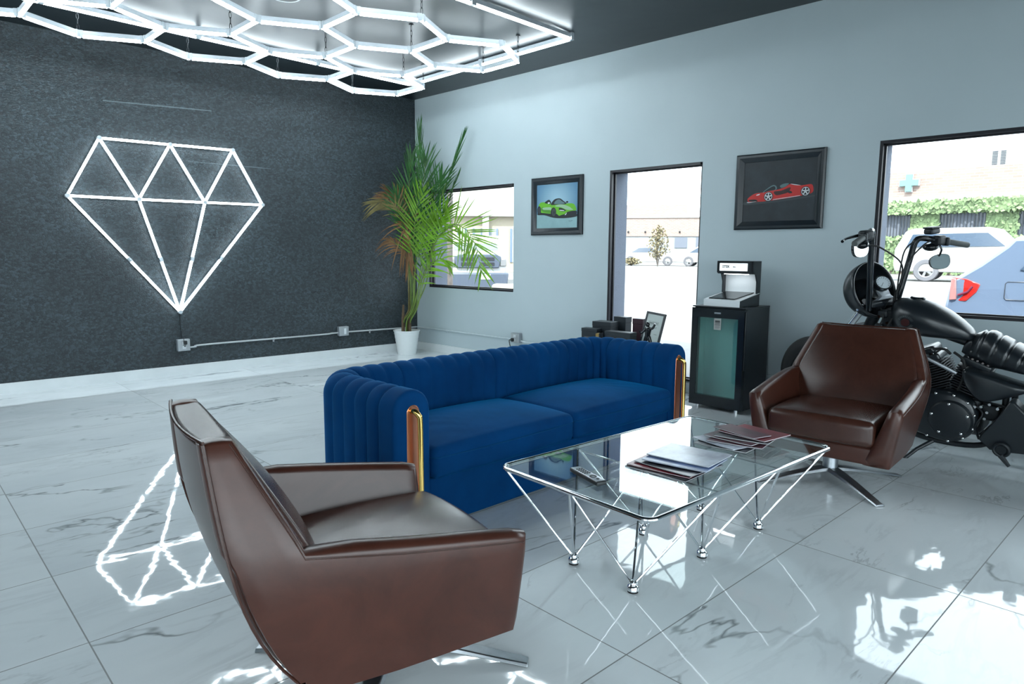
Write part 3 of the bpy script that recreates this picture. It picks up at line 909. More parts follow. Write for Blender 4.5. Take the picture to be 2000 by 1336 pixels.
mb = MB(); mb.tube(cat_pts([(0, 0, .085), (-.02, -.004, .10), (-.028, -.04, .09), (-.028, -.14, .06), (-.028, -.285, .05)]), .0055, 8); mb.build('cord', 'black_plastic', pl)
def conduit(name, label, M, pts, straps, m):
    t = thing(name, label, 'conduit', (0, 0, 0)); t.matrix_world = M
    mb = MB(); mb.tube(cat_pts(pts, 4), .0095, 10); mb.build('pipe', m, t)
    for s in straps:
        mb = MB(); mb.b2((s[0] - .009, s[1] - .036, 0), (s[0] + .009, s[1] + .004, .005)); mb.cyl((s[0] - .009, s[1], .0175), (s[0] + .009, s[1], .0175), .0125, n=12)
        mb.cyl((s[0], s[1] - .026, .003), (s[0], s[1] - .026, .012), .006, n=8); mb.build('strap', m, t)
    return t
conduit('electrical_conduit', 'thin metal conduit along the foot of the dark wall', LM(0, 0), [(-2.845, .278, .022), (-2.78, .280, .022), (-2.66, .293, .0175), (-1.42, .293, .0175), (-1.25, .298, .0175), (-1.165, .298, .022)], [(-1.95, .293)], 'conduit_paint')
conduit('electrical_conduit', 'short conduit from the switch box to the corner behind the palm', LM(0, 0), [(-1.035, .300, .022), (-.9, .298, .0175), (-.4, .292, .0175), (-.03, .290, .0175)], [(-.72, .296)], 'conduit_paint')
conduit('electrical_conduit', 'pale painted conduit on the pale wall from the corner to the outlet', BM(0, 0), [(.02, .290, .0175), (.8, .290, .0175), (1.6, .288, .0175), (1.752, .288, .022)], [(.6, .29)], 'conduit_wall')
conduit('electrical_conduit', 'pale painted conduit on the pale wall running behind fridge and motorcycle', BM(0, 0), [(1.884, .282, .022), (1.98, .270, .0175), (2.4, .268, .0175), (3.01, .268, .0175)], [], 'conduit_wall')
conduit('electrical_conduit', 'pale painted conduit on the wall low behind the fridge', BM(0, 0), [(4.03, .255, .0175), (5.0, .255, .0175), (6.0, .255, .0175), (8.2, .255, .0175)], [], 'conduit_wall')

# ------------------------------------------------------------------ potted palm
mat('palm_green', (.030, .125, .026), .42, var=.45, vscale=6)
mat('palm_bright', (.16, .34, .022), .42, var=.4, vscale=6)
mat('palm_brown', (.235, .120, .045), .6, var=.4, vscale=6)
mat('palm_tan', (.20, .17, .06), .6, var=.4, vscale=6)
mat('palm_stem', (.13, .20, .035), .45, var=.4, vscale=5)
mat('palm_trunk', (.115, .075, .040), .7, var=.4, vscale=12, bump=.4, bscale=30)
for nm_ in ('palm_green', 'palm_bright', 'palm_brown', 'palm_tan'):
    k = NB(MATS[nm_]); out_ = k.nt.nodes['Material Output']
    tl_ = k.n('ShaderNodeBsdfTranslucent'); src_ = k.b.inputs['Base Color'].links[0].from_socket
    k.l(k.mix(.0, src_, (0, 0, 0)), tl_.inputs[0])
    ms_ = k.n('ShaderNodeMixShader'); ms_.inputs[0].default_value = .26
    k.l(k.b.outputs[0], ms_.inputs[1]); k.l(tl_.outputs[0], ms_.inputs[2]); k.l(ms_.outputs[0], out_.inputs[0])
mat('soil', (.03, .022, .016), .95, bump=.6, bscale=60)
PP = V((.314, -.385, 0))
palm = thing('potted_palm', 'tall palm in a ribbed white pot in the room corner', 'plant', PP)
mb = MB()
prof = [(0, 0), (.112, 0), (.114, .006)]
for i in range(13): prof.append((.114 + .040 * i / 12 + (.0025 if i % 2 else 0), .012 + i * .0225))
prof += [(.163, .286), (.165, .300), (.157, .300), (.150, .285), (.140, .262), (0, .262)]
mb.lathe(prof, n=48); mb.build('pot', 'pot_white', palm)
mb = MB(); mb.cyl((0, 0, .250), (0, 0, .266), .140, n=32); mb.build('soil', 'soil', palm)
FR = {
'spear_l': [(0.067, 0.062, 0.584), (0.082, 0.084, 1.209), (0.097, 0.105, 1.823), (0.114, 0.131, 2.366), (0.123, 0.144, 2.687)],
'spear_r': [(0.158, 0.054, 0.777), (0.268, 0.157, 1.394), (0.43, 0.223, 1.902), (0.575, 0.28, 2.249), (0.699, 0.326, 2.542)],
'spear_thin': [(0.26, 0.095, 0.842), (0.342, 0.13, 1.211), (0.45, 0.174, 1.572), (0.576, 0.223, 1.865), (0.681, 0.263, 2.123)],
'fan_main': [(0.1, 0.04, 0.65), (0.118, 0.066, 1.209), (0.142, 0.101, 1.638), (0.172, 0.144, 2.002), (0.194, 0.17, 2.332)],
'fan_left': [(-0.008, 0.077, 0.642), (-0.007, 0.078, 1.208), (-0.011, 0.073, 1.642), (-0.011, 0.072, 2.009), (0.005, 0.096, 2.372)],
'fan_right': [(0.106, 0.066, 0.649), (0.144, 0.121, 1.086), (0.215, 0.182, 1.517), (0.297, 0.217, 1.849), (0.391, 0.255, 2.115)],
'droop_right': [(0.238, -0.006, 0.598), (0.306, 0.079, 1.028), (0.448, 0.136, 1.398), (0.547, 0.175, 1.492), (0.678, 0.224, 1.574), (0.788, 0.264, 1.537), (0.885, 0.299, 1.449), (0.955, 0.324, 1.297), (1.013, 0.344, 1.041)],
'bright_mid': [(0.195, 0.002, 0.595), (0.246, 0.076, 0.965), (0.363, 0.139, 1.332), (0.437, 0.169, 1.572), (0.543, 0.211, 1.748)],
'bright_low': [(0.214, -0.041, 0.598), (0.25, 0.011, 0.844), (0.333, 0.09, 1.059), (0.48, 0.148, 1.182), (0.592, 0.19, 1.141)],
'low_left': [(0.115, -0.009, 0.59), (0.107, -0.02, 0.963), (0.075, -0.068, 1.209), (0.024, -0.141, 1.342), (-0.02, -0.205, 1.39)],
'brown_up': [(0.043, 0.027, 0.647), (0.04, 0.023, 1.209), (0.023, -0.002, 1.638), (-0.02, -0.065, 1.849), (-0.088, -0.164, 1.95)],
'brown_far': [(0.06, -0.0, 0.649), (0.058, -0.004, 1.27), (0.023, -0.054, 1.666), (-0.044, -0.152, 1.828), (-0.166, -0.33, 1.83)],
'brown_hang': [(0.114, -0.046, 0.592), (0.114, -0.045, 1.087), (0.114, -0.046, 1.483), (0.101, -0.065, 1.543), (0.115, -0.044, 1.209)],
'mid_green': [(0.158, -0.017, 0.593), (0.161, -0.012, 1.026), (0.171, 0.002, 1.392), (0.187, 0.025, 1.694), (0.223, 0.077, 1.965)],
'mid_left': [(0.06, 0.02, 0.6), (0.05, 0.02, 1.1), (0.03, 0.0, 1.45), (0.0, -0.05, 1.72), (-0.03, -0.12, 1.95)],
'yellow_mid': [(0.17, -0.03, 0.6), (0.20, -0.01, 1.0), (0.26, 0.04, 1.30), (0.36, 0.08, 1.55), (0.45, 0.11, 1.62)],
}
CFG = {  # start of leaflets, leaflet length, angle from the rachis, droop, material, count
'spear_l': (.66, .30, 9, .0, 'palm_green', 14), 'spear_r': (.60, .30, 4, .0, 'palm_green', 12), 'spear_thin': (.58, .20, 4, .0, 'palm_green', 8),
'fan_main': (.50, .42, 34, .05, 'palm_green', 22), 'fan_left': (.52, .36, 34, .10, 'palm_green', 20), 'fan_right': (.50, .40, 38, .06, 'palm_green', 20),
'droop_right': (.40, .40, 62, .04, 'palm_bright', 26), 'bright_mid': (.56, .34, 46, .12, 'palm_bright', 18), 'bright_low': (.52, .24, 50, .25, 'palm_bright', 14),
'low_left': (.68, .24, 40, .7, 'palm_brown', 10), 'brown_up': (.62, .30, 42, .3, 'palm_brown', 15), 'brown_far': (.66, .27, 42, .4, 'palm_tan', 16),
'brown_hang': (.60, .28, 26, .7, 'palm_brown', 16), 'mid_green': (.58, .34, 44, .12, 'palm_bright', 18), 'mid_left': (.61, .30, 40, .2, 'palm_green', 16),
'yellow_mid': (.60, .30, 48, .15, 'palm_bright', 16)}
def clampw(p):
    """keep leaves inside the room corner"""
    w = p + PP
    w.x = max(w.x, .02); lim = w.x * math.tan(WA) - .02
    if w.y > lim: w.y = lim
    return w - PP
rnd = random.Random(11)
bases = [(-.045, -.02), (.05, .01), (-.03, .03), (.04, -.035), (0, 0)]
for n_, (key, pts) in enumerate(FR.items()):
    st, ll, ang, droop, m_, cnt = CFG[key]
    b = bases[n_ % 5]
    path = cat_pts([V((b[0], b[1], .26)), V((b[0] * .9 + pts[0][0] * .12, b[1] * .9 + pts[0][1] * .12, .42))] + [V(p) for p in pts], 10)
    path = [clampw(p) for p in path]
    N = len(path)
    mb = MB(); mb.tube(path, [.010 * (1 - .88 * (i / (N - 1)) ** .7) + .0012 for i in range(N)], 6)
    stem = mb.build('stem', 'palm_stem' if 'brown' not in key else 'palm_tan', palm)
    fb = MB()
    tot = N - 1
    for i in range(cnt):
        for sd in (-1, 1):
            t = st + (1 - st) * (i + rnd.uniform(-.3, .3) + .3 * (sd > 0)) / (cnt - 1)
            t = min(max(t, 0), .995); x = t * tot; k0 = int(x); f_ = x - k0
            p = path[k0].lerp(path[min(k0 + 1, tot)], f_)
            d = (path[min(k0 + 1, tot)] - path[max(k0 - 1, 0)]).normalized()
            view = V((.81, -.58, 0))
            side = d.cross(view)
            side = side.normalized() if side.length > 1e-4 else V((0, 0, 1))
            nrm = side.cross(d).normalized()
            rel = max(0.0, (t - st) / (1 - st))
            a = R(ang * (1.1 - .75 * rel ** 1.5) + rnd.uniform(-7, 7))
            L = ll * (.55 + .75 * sin(pi * min(1, .15 + rel * .8))) * rnd.uniform(.85, 1.1) * .92
            dirv = (d * cos(a) + side * sd * sin(a) + nrm * rnd.uniform(-.05, .40)).normalized()
            wv = dirv.cross(nrm).normalized(); wd = .0125 if L > .2 else .009
            if 'spear' in key: wd = .007
            ctr, L1, L2 = [], [], []
            nseg = 6
            for q in range(nseg):
                u = q / (nseg - 1)
                c = p + dirv * L * u + V((0, 0, -1)) * droop * L * u * u
                w_ = wd * (1 - u) ** .6 * (.35 + .65 * min(1, u * 5))
                ctr.append(clampw(c - nrm * .0025)); L1.append(clampw(c + wv * w_)); L2.append(clampw(c - wv * w_))
            vs = []
            for q in range(nseg): vs += [L1[q], ctr[q], L2[q]]
            fs = []
            for q in range(nseg - 1):
                o_ = q * 3; fs += [(o_, o_ + 1, o_ + 4, o_ + 3), (o_ + 1, o_ + 2, o_ + 5, o_ + 4)]
            fb.add(vs, fs)
    fb.build('frond', m_, palm, weld=False, angle=60)
for i, (bx_, by_, h) in enumerate(((-.045, -.02, .36), (.05, .01, .42), (-.015, .035, .30))):
    mb = MB(); mb.tube([(bx_, by_, .25), (bx_ * 1.02, by_, .25 + h * .5), (bx_ * 1.05, by_ + .01, .25 + h)], [.022, .019, .012], 10); mb.build('trunk', 'palm_trunk', palm)

# ------------------------------------------------------------------ framed car paintings
mat('paint_sky', (.12, .27, .40), .5)
k = NB(MATS['paint_sky']); o_ = k.obj(); xx, yy, zz = k.sep(o_)
dd = k.math('SQRT', k.math('ADD', k.math('POWER', xx, 2.0), k.math('POWER', k.math('SUBTRACT', yy, .04), 2.0)))
k.l(k.ramp(k.math('MULTIPLY', dd, 2.6), [(.15, (.30, .48, .58)), (.75, (.085, .215, .34))]), k.b.inputs['Base Color'])
mat('paint_floor', (.24, .40, .42), .5, var=.1, vscale=6)
mat('paint_black', (.008, .012, .016), .5)
mat('paint_lime', (.12, .42, .012), .4)
mat('paint_lime_dark', (.055, .24, .008), .4)
mat('paint_pale_green', (.30, .48, .30), .4)
mat('paint_glass', (.10, .18, .19), .4)
mat('paint_white', (.65, .68, .70), .4)
mat('paint_charcoal', (.014, .021, .027), .5, var=.4, vscale=5)
mat('paint_red', (.52, .018, .015), .4)
mat('paint_dark_red', (.20, .012, .010), .4)
mat('paint_grey', (.035, .045, .05), .5)
def picture(name, label, s0, s1, z0, z1, fw, shapes, mats, bg):
    w, h = s1 - s0, z1 - z0
    t = thing(name, label, 'picture', (0, 0, 0)); t.matrix_world = BM((s0 + s1) / 2, (z0 + z1) / 2)
    mb = MB()
    prof = [(0, 0), (0, .020), (fw * .18, .030), (fw * .45, .030), (fw * .62, .022), (fw * .9, .016), (fw, .010), (fw, 0)]
    cor = [(-1, -1), (1, -1), (1, 1), (-1, 1)]
    rings = []
    for cx, cy in cor:
        rings.append([V((cx * (w / 2 - a), cy * (h / 2 - a), b)) for a, b in prof])
    n = len(prof); vs = [p for r in rings for p in r]; fs = []
    for i in range(4):
        a, b = i * n, ((i + 1) % 4) * n
        for q in range(n): fs.append((a + q, a + (q + 1) % n, b + (q + 1) % n, b + q))
    mb.add(vs, fs); mb.build('frame', 'frame_black', t, angle=25)
    mb = MB()
    iw, ih = w - 2 * fw, h - 2 * fw
    mb.add([(-iw / 2 - .004, -ih / 2 - .004, .007), (iw / 2 + .004, -ih / 2 - .004, .007), (iw / 2 + .004, ih / 2 + .004, .007), (-iw / 2 - .004, ih / 2 + .004, .007)], [(0, 1, 2, 3)])
    for i, (mi, poly) in enumerate(shapes):
        mb.mi = mi; zz = .0072 + .00012 * (i + 1)
        vs = [V((-iw / 2 + iw * u, -ih / 2 + ih * v, zz)) for u, v in poly]
        mb.add(vs, [tuple(range(len(vs)))])
    mb.build('painting', mats, t, flat=True, weld=False)
    return t
def ell(cx, cy, rx, ry, n=20, a0=0, a1=360):
    return [(cx + rx * cos(R(a0 + (a1 - a0) * i / (n - 1))), cy + ry * sin(R(a0 + (a1 - a0) * i / (n - 1)))) for i in range(n)]
def smooth2(P, n=5):
    P3 = [V((x, y, 0)) for x, y in P]; N = len(P3); out = []
    for i in range(N):
        a, b, c, d = P3[i - 1], P3[i], P3[(i + 1) % N], P3[(i + 2) % N]
        for q in range(n):
            t = q / n; p = .5 * ((2 * b) + (c - a) * t + (2 * a - 5 * b + 4 * c - d) * t * t + (3 * b - a - 3 * c + d) * t ** 3); out.append((p.x, p.y))
    return out
gm = ['paint_sky', 'paint_floor', 'paint_black', 'paint_lime', 'paint_lime_dark', 'paint_pale_green', 'paint_glass', 'paint_white', 'paint_grey']
green = [
 (1, [(0, 0), (1, 0), (1, .245), (.6, .235), (.3, .28), (0, .32)]),
 (2, smooth2([(.02, .315), (.2, .30), (.42, .235), (.65, .215), (.88, .225), (.99, .25), (.99, .30), (.5, .38), (.1, .40)])),
 (3, smooth2([(.045, .46), (.05, .54), (.10, .595), (.20, .60), (.30, .585), (.40, .54), (.58, .53), (.76, .545), (.90, .53), (.955, .46), (.965, .38), (.80, .33), (.62, .29), (.56, .275), (.50, .32), (.36, .33), (.20, .35), (.10, .37)])),
 (4, smooth2([(.12, .48), (.24, .47), (.34, .40), (.36, .35), (.24, .36), (.13, .40)])),
 (5, smooth2([(.15, .47), (.28, .48), (.36, .47), (.36, .42), (.26, .42), (.17, .43)])),
 (5, smooth2([(.46, .50), (.62, .53), (.80, .47), (.90, .40), (.76, .40), (.62, .46)])),
 (2, smooth2([(.36, .53), (.40, .61), (.47, .66), (.58, .665), (.66, .61), (.74, .535), (.56, .53)])),
 (6, smooth2([(.45, .545), (.48, .62), (.56, .645), (.63, .60), (.69, .545)])),
 (2, smooth2([(.20, .585), (.27, .64), (.32, .645), (.36, .59), (.33, .545), (.28, .56)])),
 (7, ell(.305, .575, .028, .02)), (2, ell(.755, .575, .028, .022)),
 (2, ell(.062, .415, .048, .10)), (8, ell(.068, .415, .030, .075)),
 (2, ell(.425, .355, .068, .115)), (8, ell(.432, .355, .048, .090)), (2, ell(.44, .355, .014, .03)),
 (2, smooth2([(.56, .45), (.64, .44), (.73, .385), (.64, .37), (.57, .40)])), (7, smooth2([(.575, .405), (.67, .395), (.69, .38), (.60, .385)])),
 (2, smooth2([(.70, .29), (.78, .355), (.97, .37), (.975, .30), (.85, .275)])), (7, [(.70, .285), (.74, .33), (.755, .335), (.73, .285)]),
 (3, smooth2([(.84, .46), (.90, .50), (.94, .45), (.955, .40), (.88, .415)])),
 (8, [(.79, .15), (.81, .155), (.84, .148), (.89, .16), (.89, .152), (.84, .142)]),
]
picture('framed_picture', 'square black framed painting of a lime green sports car', 2.016, 2.713, 1.442, 2.038, .072, green, gm, None)
rm = ['paint_charcoal', 'paint_grey', 'paint_black', 'paint_red', 'paint_dark_red', 'paint_white', 'paint_glass']
red = [
 (1, smooth2([(0, .33), (.15, .345), (.5, .355), (.97, .40), (.97, .375), (.5, .315), (.1, .29), (0, .30)])),
 (3, smooth2([(.065, .385), (.09, .42), (.17, .475), (.27, .485), (.36, .505), (.47, .515), (.58, .55), (.66, .60), (.74, .585), (.80, .565), (.90, .575), (.945, .57), (.965, .52), (.955, .44), (.82, .40), (.50, .355), (.30, .335), (.22, .335), (.10, .335), (.07, .35)])),
 (4, smooth2([(.44, .49), (.54, .50), (.66, .545), (.64, .47), (.56, .44), (.47, .43)])),
 (2, smooth2([(.60, .50), (.67, .485), (.69, .455), (.65, .45)])), (2, smooth2([(.08, .37), (.18, .375), (.21, .34), (.11, .345)])),
 (6, smooth2([(.28, .485), (.36, .56), (.425, .60), (.47, .575), (.47, .52), (.38, .505)])), (2, smooth2([(.30, .49), (.37, .55), (.43, .58), (.455, .56), (.45, .52), (.37, .505)])),
 (6, smooth2([(.52, .58), (.57, .61), (.64, .61), (.60, .565), (.54, .545)])),
 (5, smooth2([(.20, .455), (.24, .465), (.23, .445), (.19, .44)])), (5, [(.43, .362), (.62, .385), (.80, .405), (.80, .398), (.62, .376), (.43, .354)]), (5, smooth2([(.06, .335), (.10, .335), (.20, .342), (.10, .325), (.065, .325)])),
 (5, smooth2([(.66, .60), (.73, .588), (.80, .567), (.72, .578)])),
]
for cx, cy in ((.365, .412), (.868, .468)):
    red += [(2, ell(cx, cy, .064, .078)), (5, ell(cx, cy, .054, .068)), (2, ell(cx, cy, .046, .058))]
    for i in range(5):
        a = 2 * pi * i / 5 + .3; b_ = .16
        red.append((5, [(cx + .046 * cos(a - b_) , cy + .058 * sin(a - b_)), (cx + .046 * cos(a + b_), cy + .058 * sin(a + b_)), (cx + .008 * cos(a + 1.2), cy + .01 * sin(a + 1.2)), (cx + .008 * cos(a - 1.2), cy + .01 * sin(a - 1.2))]))
picture('framed_picture', 'wide black framed painting of a red sports car on dark ground', 4.335, 5.054, 1.454, 2.065, .066, red, rm, None)
# ------------------------------------------------------------------ blue velvet sofa
SO = V((4.854, -3.162, 0)); SRZ = R(91.5)
sofa = thing('velvet_sofa', 'low blue velvet sofa with channel tufted arms and back and brass arm bars', 'sofa', SO, SRZ)
UL, UR, VB, VF, HW, SH = -.343, 1.792, -.66, .03, .0975, .665
RC = .17
def sofa_path():
    P = []
    def seg(a, b, ds=.0095):
        n = max(2, int((b - a).length / ds))
        for i in range(n): P.append(a.lerp(b, i / n))
    def arc(c, a0, a1, n=30):
        for i in range(n): a = a0 + (a1 - a0) * i / n; P.append(V((c.x + RC * cos(a), c.y + RC * sin(a), 0)))
    seg(V((UL, VF - .02, 0)), V((UL, VB + RC, 0)))
    i1 = len(P)
    arc(V((UL + RC, VB + RC, 0)), pi, 1.5 * pi)
    seg(V((UL + RC, VB, 0)), V((UR - RC, VB, 0)))
    arc(V((UR - RC, VB + RC, 0)), 1.5 * pi, 2 * pi)
    i2 = len(P)
    seg(V((UR, VB + RC, 0)), V((UR, VF - .02, 0)))
    P.append(V((UR, VF - .02, 0)))
    return P, i1, i2
SP, SI1, SI2 = sofa_path()
def sofa_profile():
    pr = []
    zt = SH - HW
    for z in (.02, .10, .2, .3, .4, .5): pr.append((HW, z, 1, 0))
    for i in range(15):
        a = pi * i / 14; pr.append((HW * cos(a), zt + HW * sin(a), cos(a), sin(a)))
    for z in (.5, .4, .3, .2, .1, .02): pr.append((-HW, z, -1, 0))
    return pr
SPR = sofa_profile()
cum = [0.0]
for i in range(1, len(SP)): cum.append(cum[-1] + (SP[i] - SP[i - 1]).length)
TOT = cum[-1]
FB = .115   # plain border beside the arm front
NCH = 32
def tuft(s):
    if s < FB or s > TOT - FB:
        e = min(abs(s - FB), abs(s - TOT + FB)) / .02
        return -.011 * max(0, 1 - e)
    f = ((s - FB) / (TOT - 2 * FB) * NCH) % 1.0
    return -.016 * (1 - abs(sin(pi * f)) ** .36)
def sofa_ring(i, ins=0.0, fwd=0.0):
    a, b = SP[max(i - 1, 0)], SP[min(i + 1, len(SP) - 1)]
    d = (b - a).normalized(); out = V((d.y, -d.x, 0))
    off = tuft(cum[i]) - ins
    c = SP[i] + d * fwd
    r = []
    for n_, z, nx, nz in SPR:
        q = c + out * (n_ + nx * off)
        r.append(V((q.x, -q.y, z + nz * off)))
    return r
def sofa_part(name, i0, i1, cap0=False, cap1=False):
    rings = []
    if cap0:
        for k_ in range(5, 0, -1):
            a = pi / 2 * k_ / 5; rings.append(sofa_ring(i0, .02 * (1 - cos(a)), -.02 * sin(a)))
    for i in range(i0, i1 + 1): rings.append(sofa_ring(i))
    if cap1:
        for k_ in range(1, 6):
            a = pi / 2 * k_ / 5; rings.append(sofa_ring(i1, .02 * (1 - cos(a)), .02 * sin(a)))
    mb = MB(); n = len(rings[0])
    vs = [p for r in rings for p in r]; fs = []
    for i in range(len(rings) - 1):
        for k_ in range(n - 1): fs.append((i * n + k_, i * n + k_ + 1, (i + 1) * n + k_ + 1, (i + 1) * n + k_))
        fs.append((i * n + n - 1, i * n, (i + 1) * n, (i + 1) * n + n - 1))
    fs += [tuple(range(n)), tuple(range((len(rings) - 1) * n, len(rings) * n))]
    mb.add(vs, fs)
    return mb.build(name, 'blue_velvet', sofa, angle=75)
sofa_part('armrest', 0, SI1, cap0=True)
sofa_part('backrest', SI1, SI2)
sofa_part('armrest', SI2, len(SP) - 1, cap1=True)
mb = MB(); mb.rbox(((UL + UR) / 2, .29, .125), (UR - UL - .19, .62, .23), .012); mb.build('base', 'blue_velvet', sofa)
def cushion_fn(w, d, h, seed):
    def fn(p):
        u, v_ = 2 * p.x / w, 2 * p.y / d
        k_ = max(0, 1 - u * u) * max(0, 1 - v_ * v_)
        if p.z > 0:
            p.z += .045 * k_ ** .6
            wr = sin((p.x * .75 + p.y * .66) * 70 + 3 * sin(p.x * 11 + seed)) * .0022 * max(0, 1 - abs(u + .55 * seed) * 1.6) * max(0, 1 - abs(v_) * .9)
            p.z += wr
        p.x += .008 * max(0, 1 - v_ * v_) * (1 if u > 0 else -1) * (abs(u) > .9)
        p.y -= .012 * max(0, 1 - u * u) * (v_ < -.9)
        return p
    return fn
SW = (UR - UL - 2 * HW) / 2
for q in range(2):
    cx = UL + HW + SW * (q + .5)
    w_, d_, h_ = SW - .004, .60, .145
    mb = MB(); mb.rbox((cx, .245, .312), (w_, d_, h_), .035, 5, 30, cushion_fn(w_, d_, h_, 1 if q == 0 else -.4))
    c_ = mb.build('seat_cushion', 'blue_velvet', sofa, angle=80)
    mb = MB()
    zz = .312 + h_ / 2 - .042
    y0 = .245 - d_ / 2 - .003
    pts = [(cx - w_ / 2 - .001, .40, zz)] + [(cx - w_ / 2 + .036 - .037 * cos(a_), y0 + .036 - .036 * sin(a_), zz) for a_ in [pi / 2 * t / 5 for t in range(6)]]
    pts += [(cx - w_ / 2 + .05 + (w_ - .1) * t / 12, y0 - .012 * (1 - (2 * t / 12 - 1) ** 2), zz) for t in range(13)]
    pts += [(cx + w_ / 2 - .036 + .037 * cos(a_), y0 + .036 - .036 * sin(a_), zz) for a_ in [pi / 2 * (1 - t / 5) for t in range(6)]] + [(cx + w_ / 2 + .001, .40, zz)]
    mb.tube(pts, .0028, 6); mb.build('piping', 'velvet_piping', c_)
for q, ux in enumerate((UL, UR)):
    mb = MB()
    P = [(-.034, .03), (.034, .03)] + [(.034 * cos(a_), .565 + .034 * sin(a_)) for a_ in [pi * t / 10 for t in range(11)]]
    mb.prism([(x + ux, z) for x, z in P], VF - .012, VF + .0025, Matrix(((1, 0, 0, 0), (0, 0, -1, 0), (0, 1, 0, 0), (0, 0, 0, 1))))
    pn = mb.build('arm_inlay', 'copper', sofa, bevel=.002); pn['label'] = 'copper coloured inlay on the arm front'
    mb = MB(); f = VF
    pts = cat_pts([(ux - .008, -(f), .572), (ux - .006, -(f + .022), .573), (ux + .004, -(f + .036), .556), (ux + .010, -(f + .038), .52), (ux + .012, -(f + .038), .3), (ux + .012, -(f + .038), .07), (ux + .008, -(f + .03), .042), (ux + .004, -(f), .036)], 6)
    mb.tube(pts, .0125, 14); g_ = mb.build('brass_bar', 'gold', sofa); g_['label'] = 'polished brass bar on the arm front'

# ------------------------------------------------------------------ glass coffee table
TC = V((5.708, -2.730, 0)); TRZ = R(-2.2); TW, TL_, TH = .745, 1.315, .402
table = thing('coffee_table', 'rectangular glass coffee table on thin criss cross chrome rod legs', 'table', TC, TRZ)
def rrect(w, d, r, n=6):
    P = []
    for cx, cy, a0 in ((1, 1, 0), (-1, 1, 90), (-1, -1, 180), (1, -1, 270)):
        for i in range(n + 1):
            a = R(a0 + 90 * i / n); P.append((cx * (w / 2 - r) + r * cos(a), cy * (d / 2 - r) + r * sin(a)))
    return P
mb = MB(); mb.prism(rrect(TW - .016, TL_ - .016, .034), TH - .008, TH); mb.build('glass_top', 'table_glass', table, flat=True)
mb = MB(); mb.tube([(x, y, TH - .007) for x, y in rrect(TW, TL_, .042)], .0095, 10, closed=True); mb.build('rim', 'chrome', table)
cw, cl = TW / 2 - .012, (TL_ - .02) / 3
for fx in (-1, 1):
    for fy in (-1, 0, 1):
        fxp, fyp = fx * .152, fy * .452
        mb = MB()
        for a in (-1, 1):
            for b in (-1, 1):
                tx, ty = fx * cw / 2 + a * (cw / 2 - .004), fy * cl + b * (cl / 2 - .006)
                mb.tube([(fxp + a * .006, fyp + b * .006, .036), (tx, ty, TH - .018)], .0046, 8)
        lg = mb.build('leg', 'chrome', table)
        mb = MB(); mb.lathe([(0, .048), (.009, .046), (.016, .040), (.017, .034), (.013, .030), (.019, .026), (.0225, .020), (.0225, .008), (.0, .008)], (fxp, fyp, 0), n=20); ft = mb.build('foot', 'chrome', lg)
        mb = MB(); mb.cyl((fxp, fyp, 0), (fxp, fyp, .009), .020, n=20); mb.build('rubber_pad', 'rubber', lg)
mb = MB()
for s in (-1, 1): mb.tube([(-TW / 2 + .01, s * cl / 2, TH - .019), (TW / 2 - .01, s * cl / 2, TH - .019)], .0046, 8)
mb.tube([(0, -TL_ / 2 + .01, TH - .019), (0, TL_ / 2 - .01, TH - .019)], .0046, 8)
mb.build('under_frame', 'chrome', table)

# ------------------------------------------------------------------ magazines and remote
mat('mag_blue', (.16, .23, .42), .28, var=.6, vscale=9)
mat('mag_dark', (.028, .030, .040), .28, var=.7, vscale=12)
mat('mag_red', (.20, .018, .030), .28, var=.4, vscale=10)
mat('mag_maroon', (.085, .022, .038), .28, var=.6, vscale=12)
mat('mag_pale', (.42, .46, .55), .25, var=.4, vscale=6)
mat('mag_pages', (.62, .64, .66), .6)
def magazine(label, group, c, z, rz, w, d, th, cover, curl=.004, tilt=0.0):
    t = thing('magazine', label, 'magazine', (c[0], c[1], z), rz, group)
    def sheet(mb, z0, z1, g):
        top, bot = [], []
        n = 9
        for i in range(n):
            x = -w / 2 + w * i / (n - 1); u = i / (n - 1)
            lift = curl * (u ** 3) + tilt * u
            for y in (-d / 2, d / 2):
                top.append(V((x * g, y * g, z1 + lift))); bot.append(V((x * g, y * g, z0 + lift)))
        vs = top + bot; N = 2 * n; fs = []
        for i in range(n - 1):
            a = 2 * i
            fs += [(a, a + 1, a + 3, a + 2), (N + a + 2, N + a + 3, N + a + 1, N + a), (a, a + 2, N + a + 2, N + a), (a + 3, a + 1, N + a + 1, N + a + 3)]
        fs += [(1, 0, N, N + 1), (2 * n - 2, 2 * n - 1, N + 2 * n - 1, N + 2 * n - 2)]
        mb.add(vs, fs)
    mb = MB(); sheet(mb, .0006, th - .0006, .985); mb.build('pages', 'mag_pages', t, flat=True)
    mb = MB(); sheet(mb, th - .0006, th, 1.0); sheet(mb, 0, .0006, 1.0); mb.build('cover', cover, t, flat=True)
    return t
ZT = TH + .0005
GA, GB = 'magazines in the middle of the glass table', 'magazines at the far end of the glass table'
CA = V((5.795, -2.895, 0))
spec = [('dark glossy magazine lying lowest in the middle pile on the glass table', (.00, -.01), R(2), 'mag_dark', .004, .001),
        ('red and black magazine second from the bottom in the middle pile', (-.01, .012), R(6), 'mag_red', .004, .002),
        ('dark photo magazine with curled page in the middle pile', (.015, .03), R(-3), 'mag_dark', .004, .005),
        ('blue grey magazine just under the top one of the middle pile', (.02, .07), R(8), 'mag_blue', .005, .003),
        ('pale blue magazine on top of the middle pile', (.012, .115), R(5), 'mag_pale', .004, .003)]
z = ZT
for lb, o_, a_, cv, th, cu in spec:
    magazine(lb, GA, (CA.x + o_[0], CA.y + o_[1]), z, a_, .275, .215, th, cv, cu); z += th + cu + .0006
CB = V((5.80, -2.345, 0))
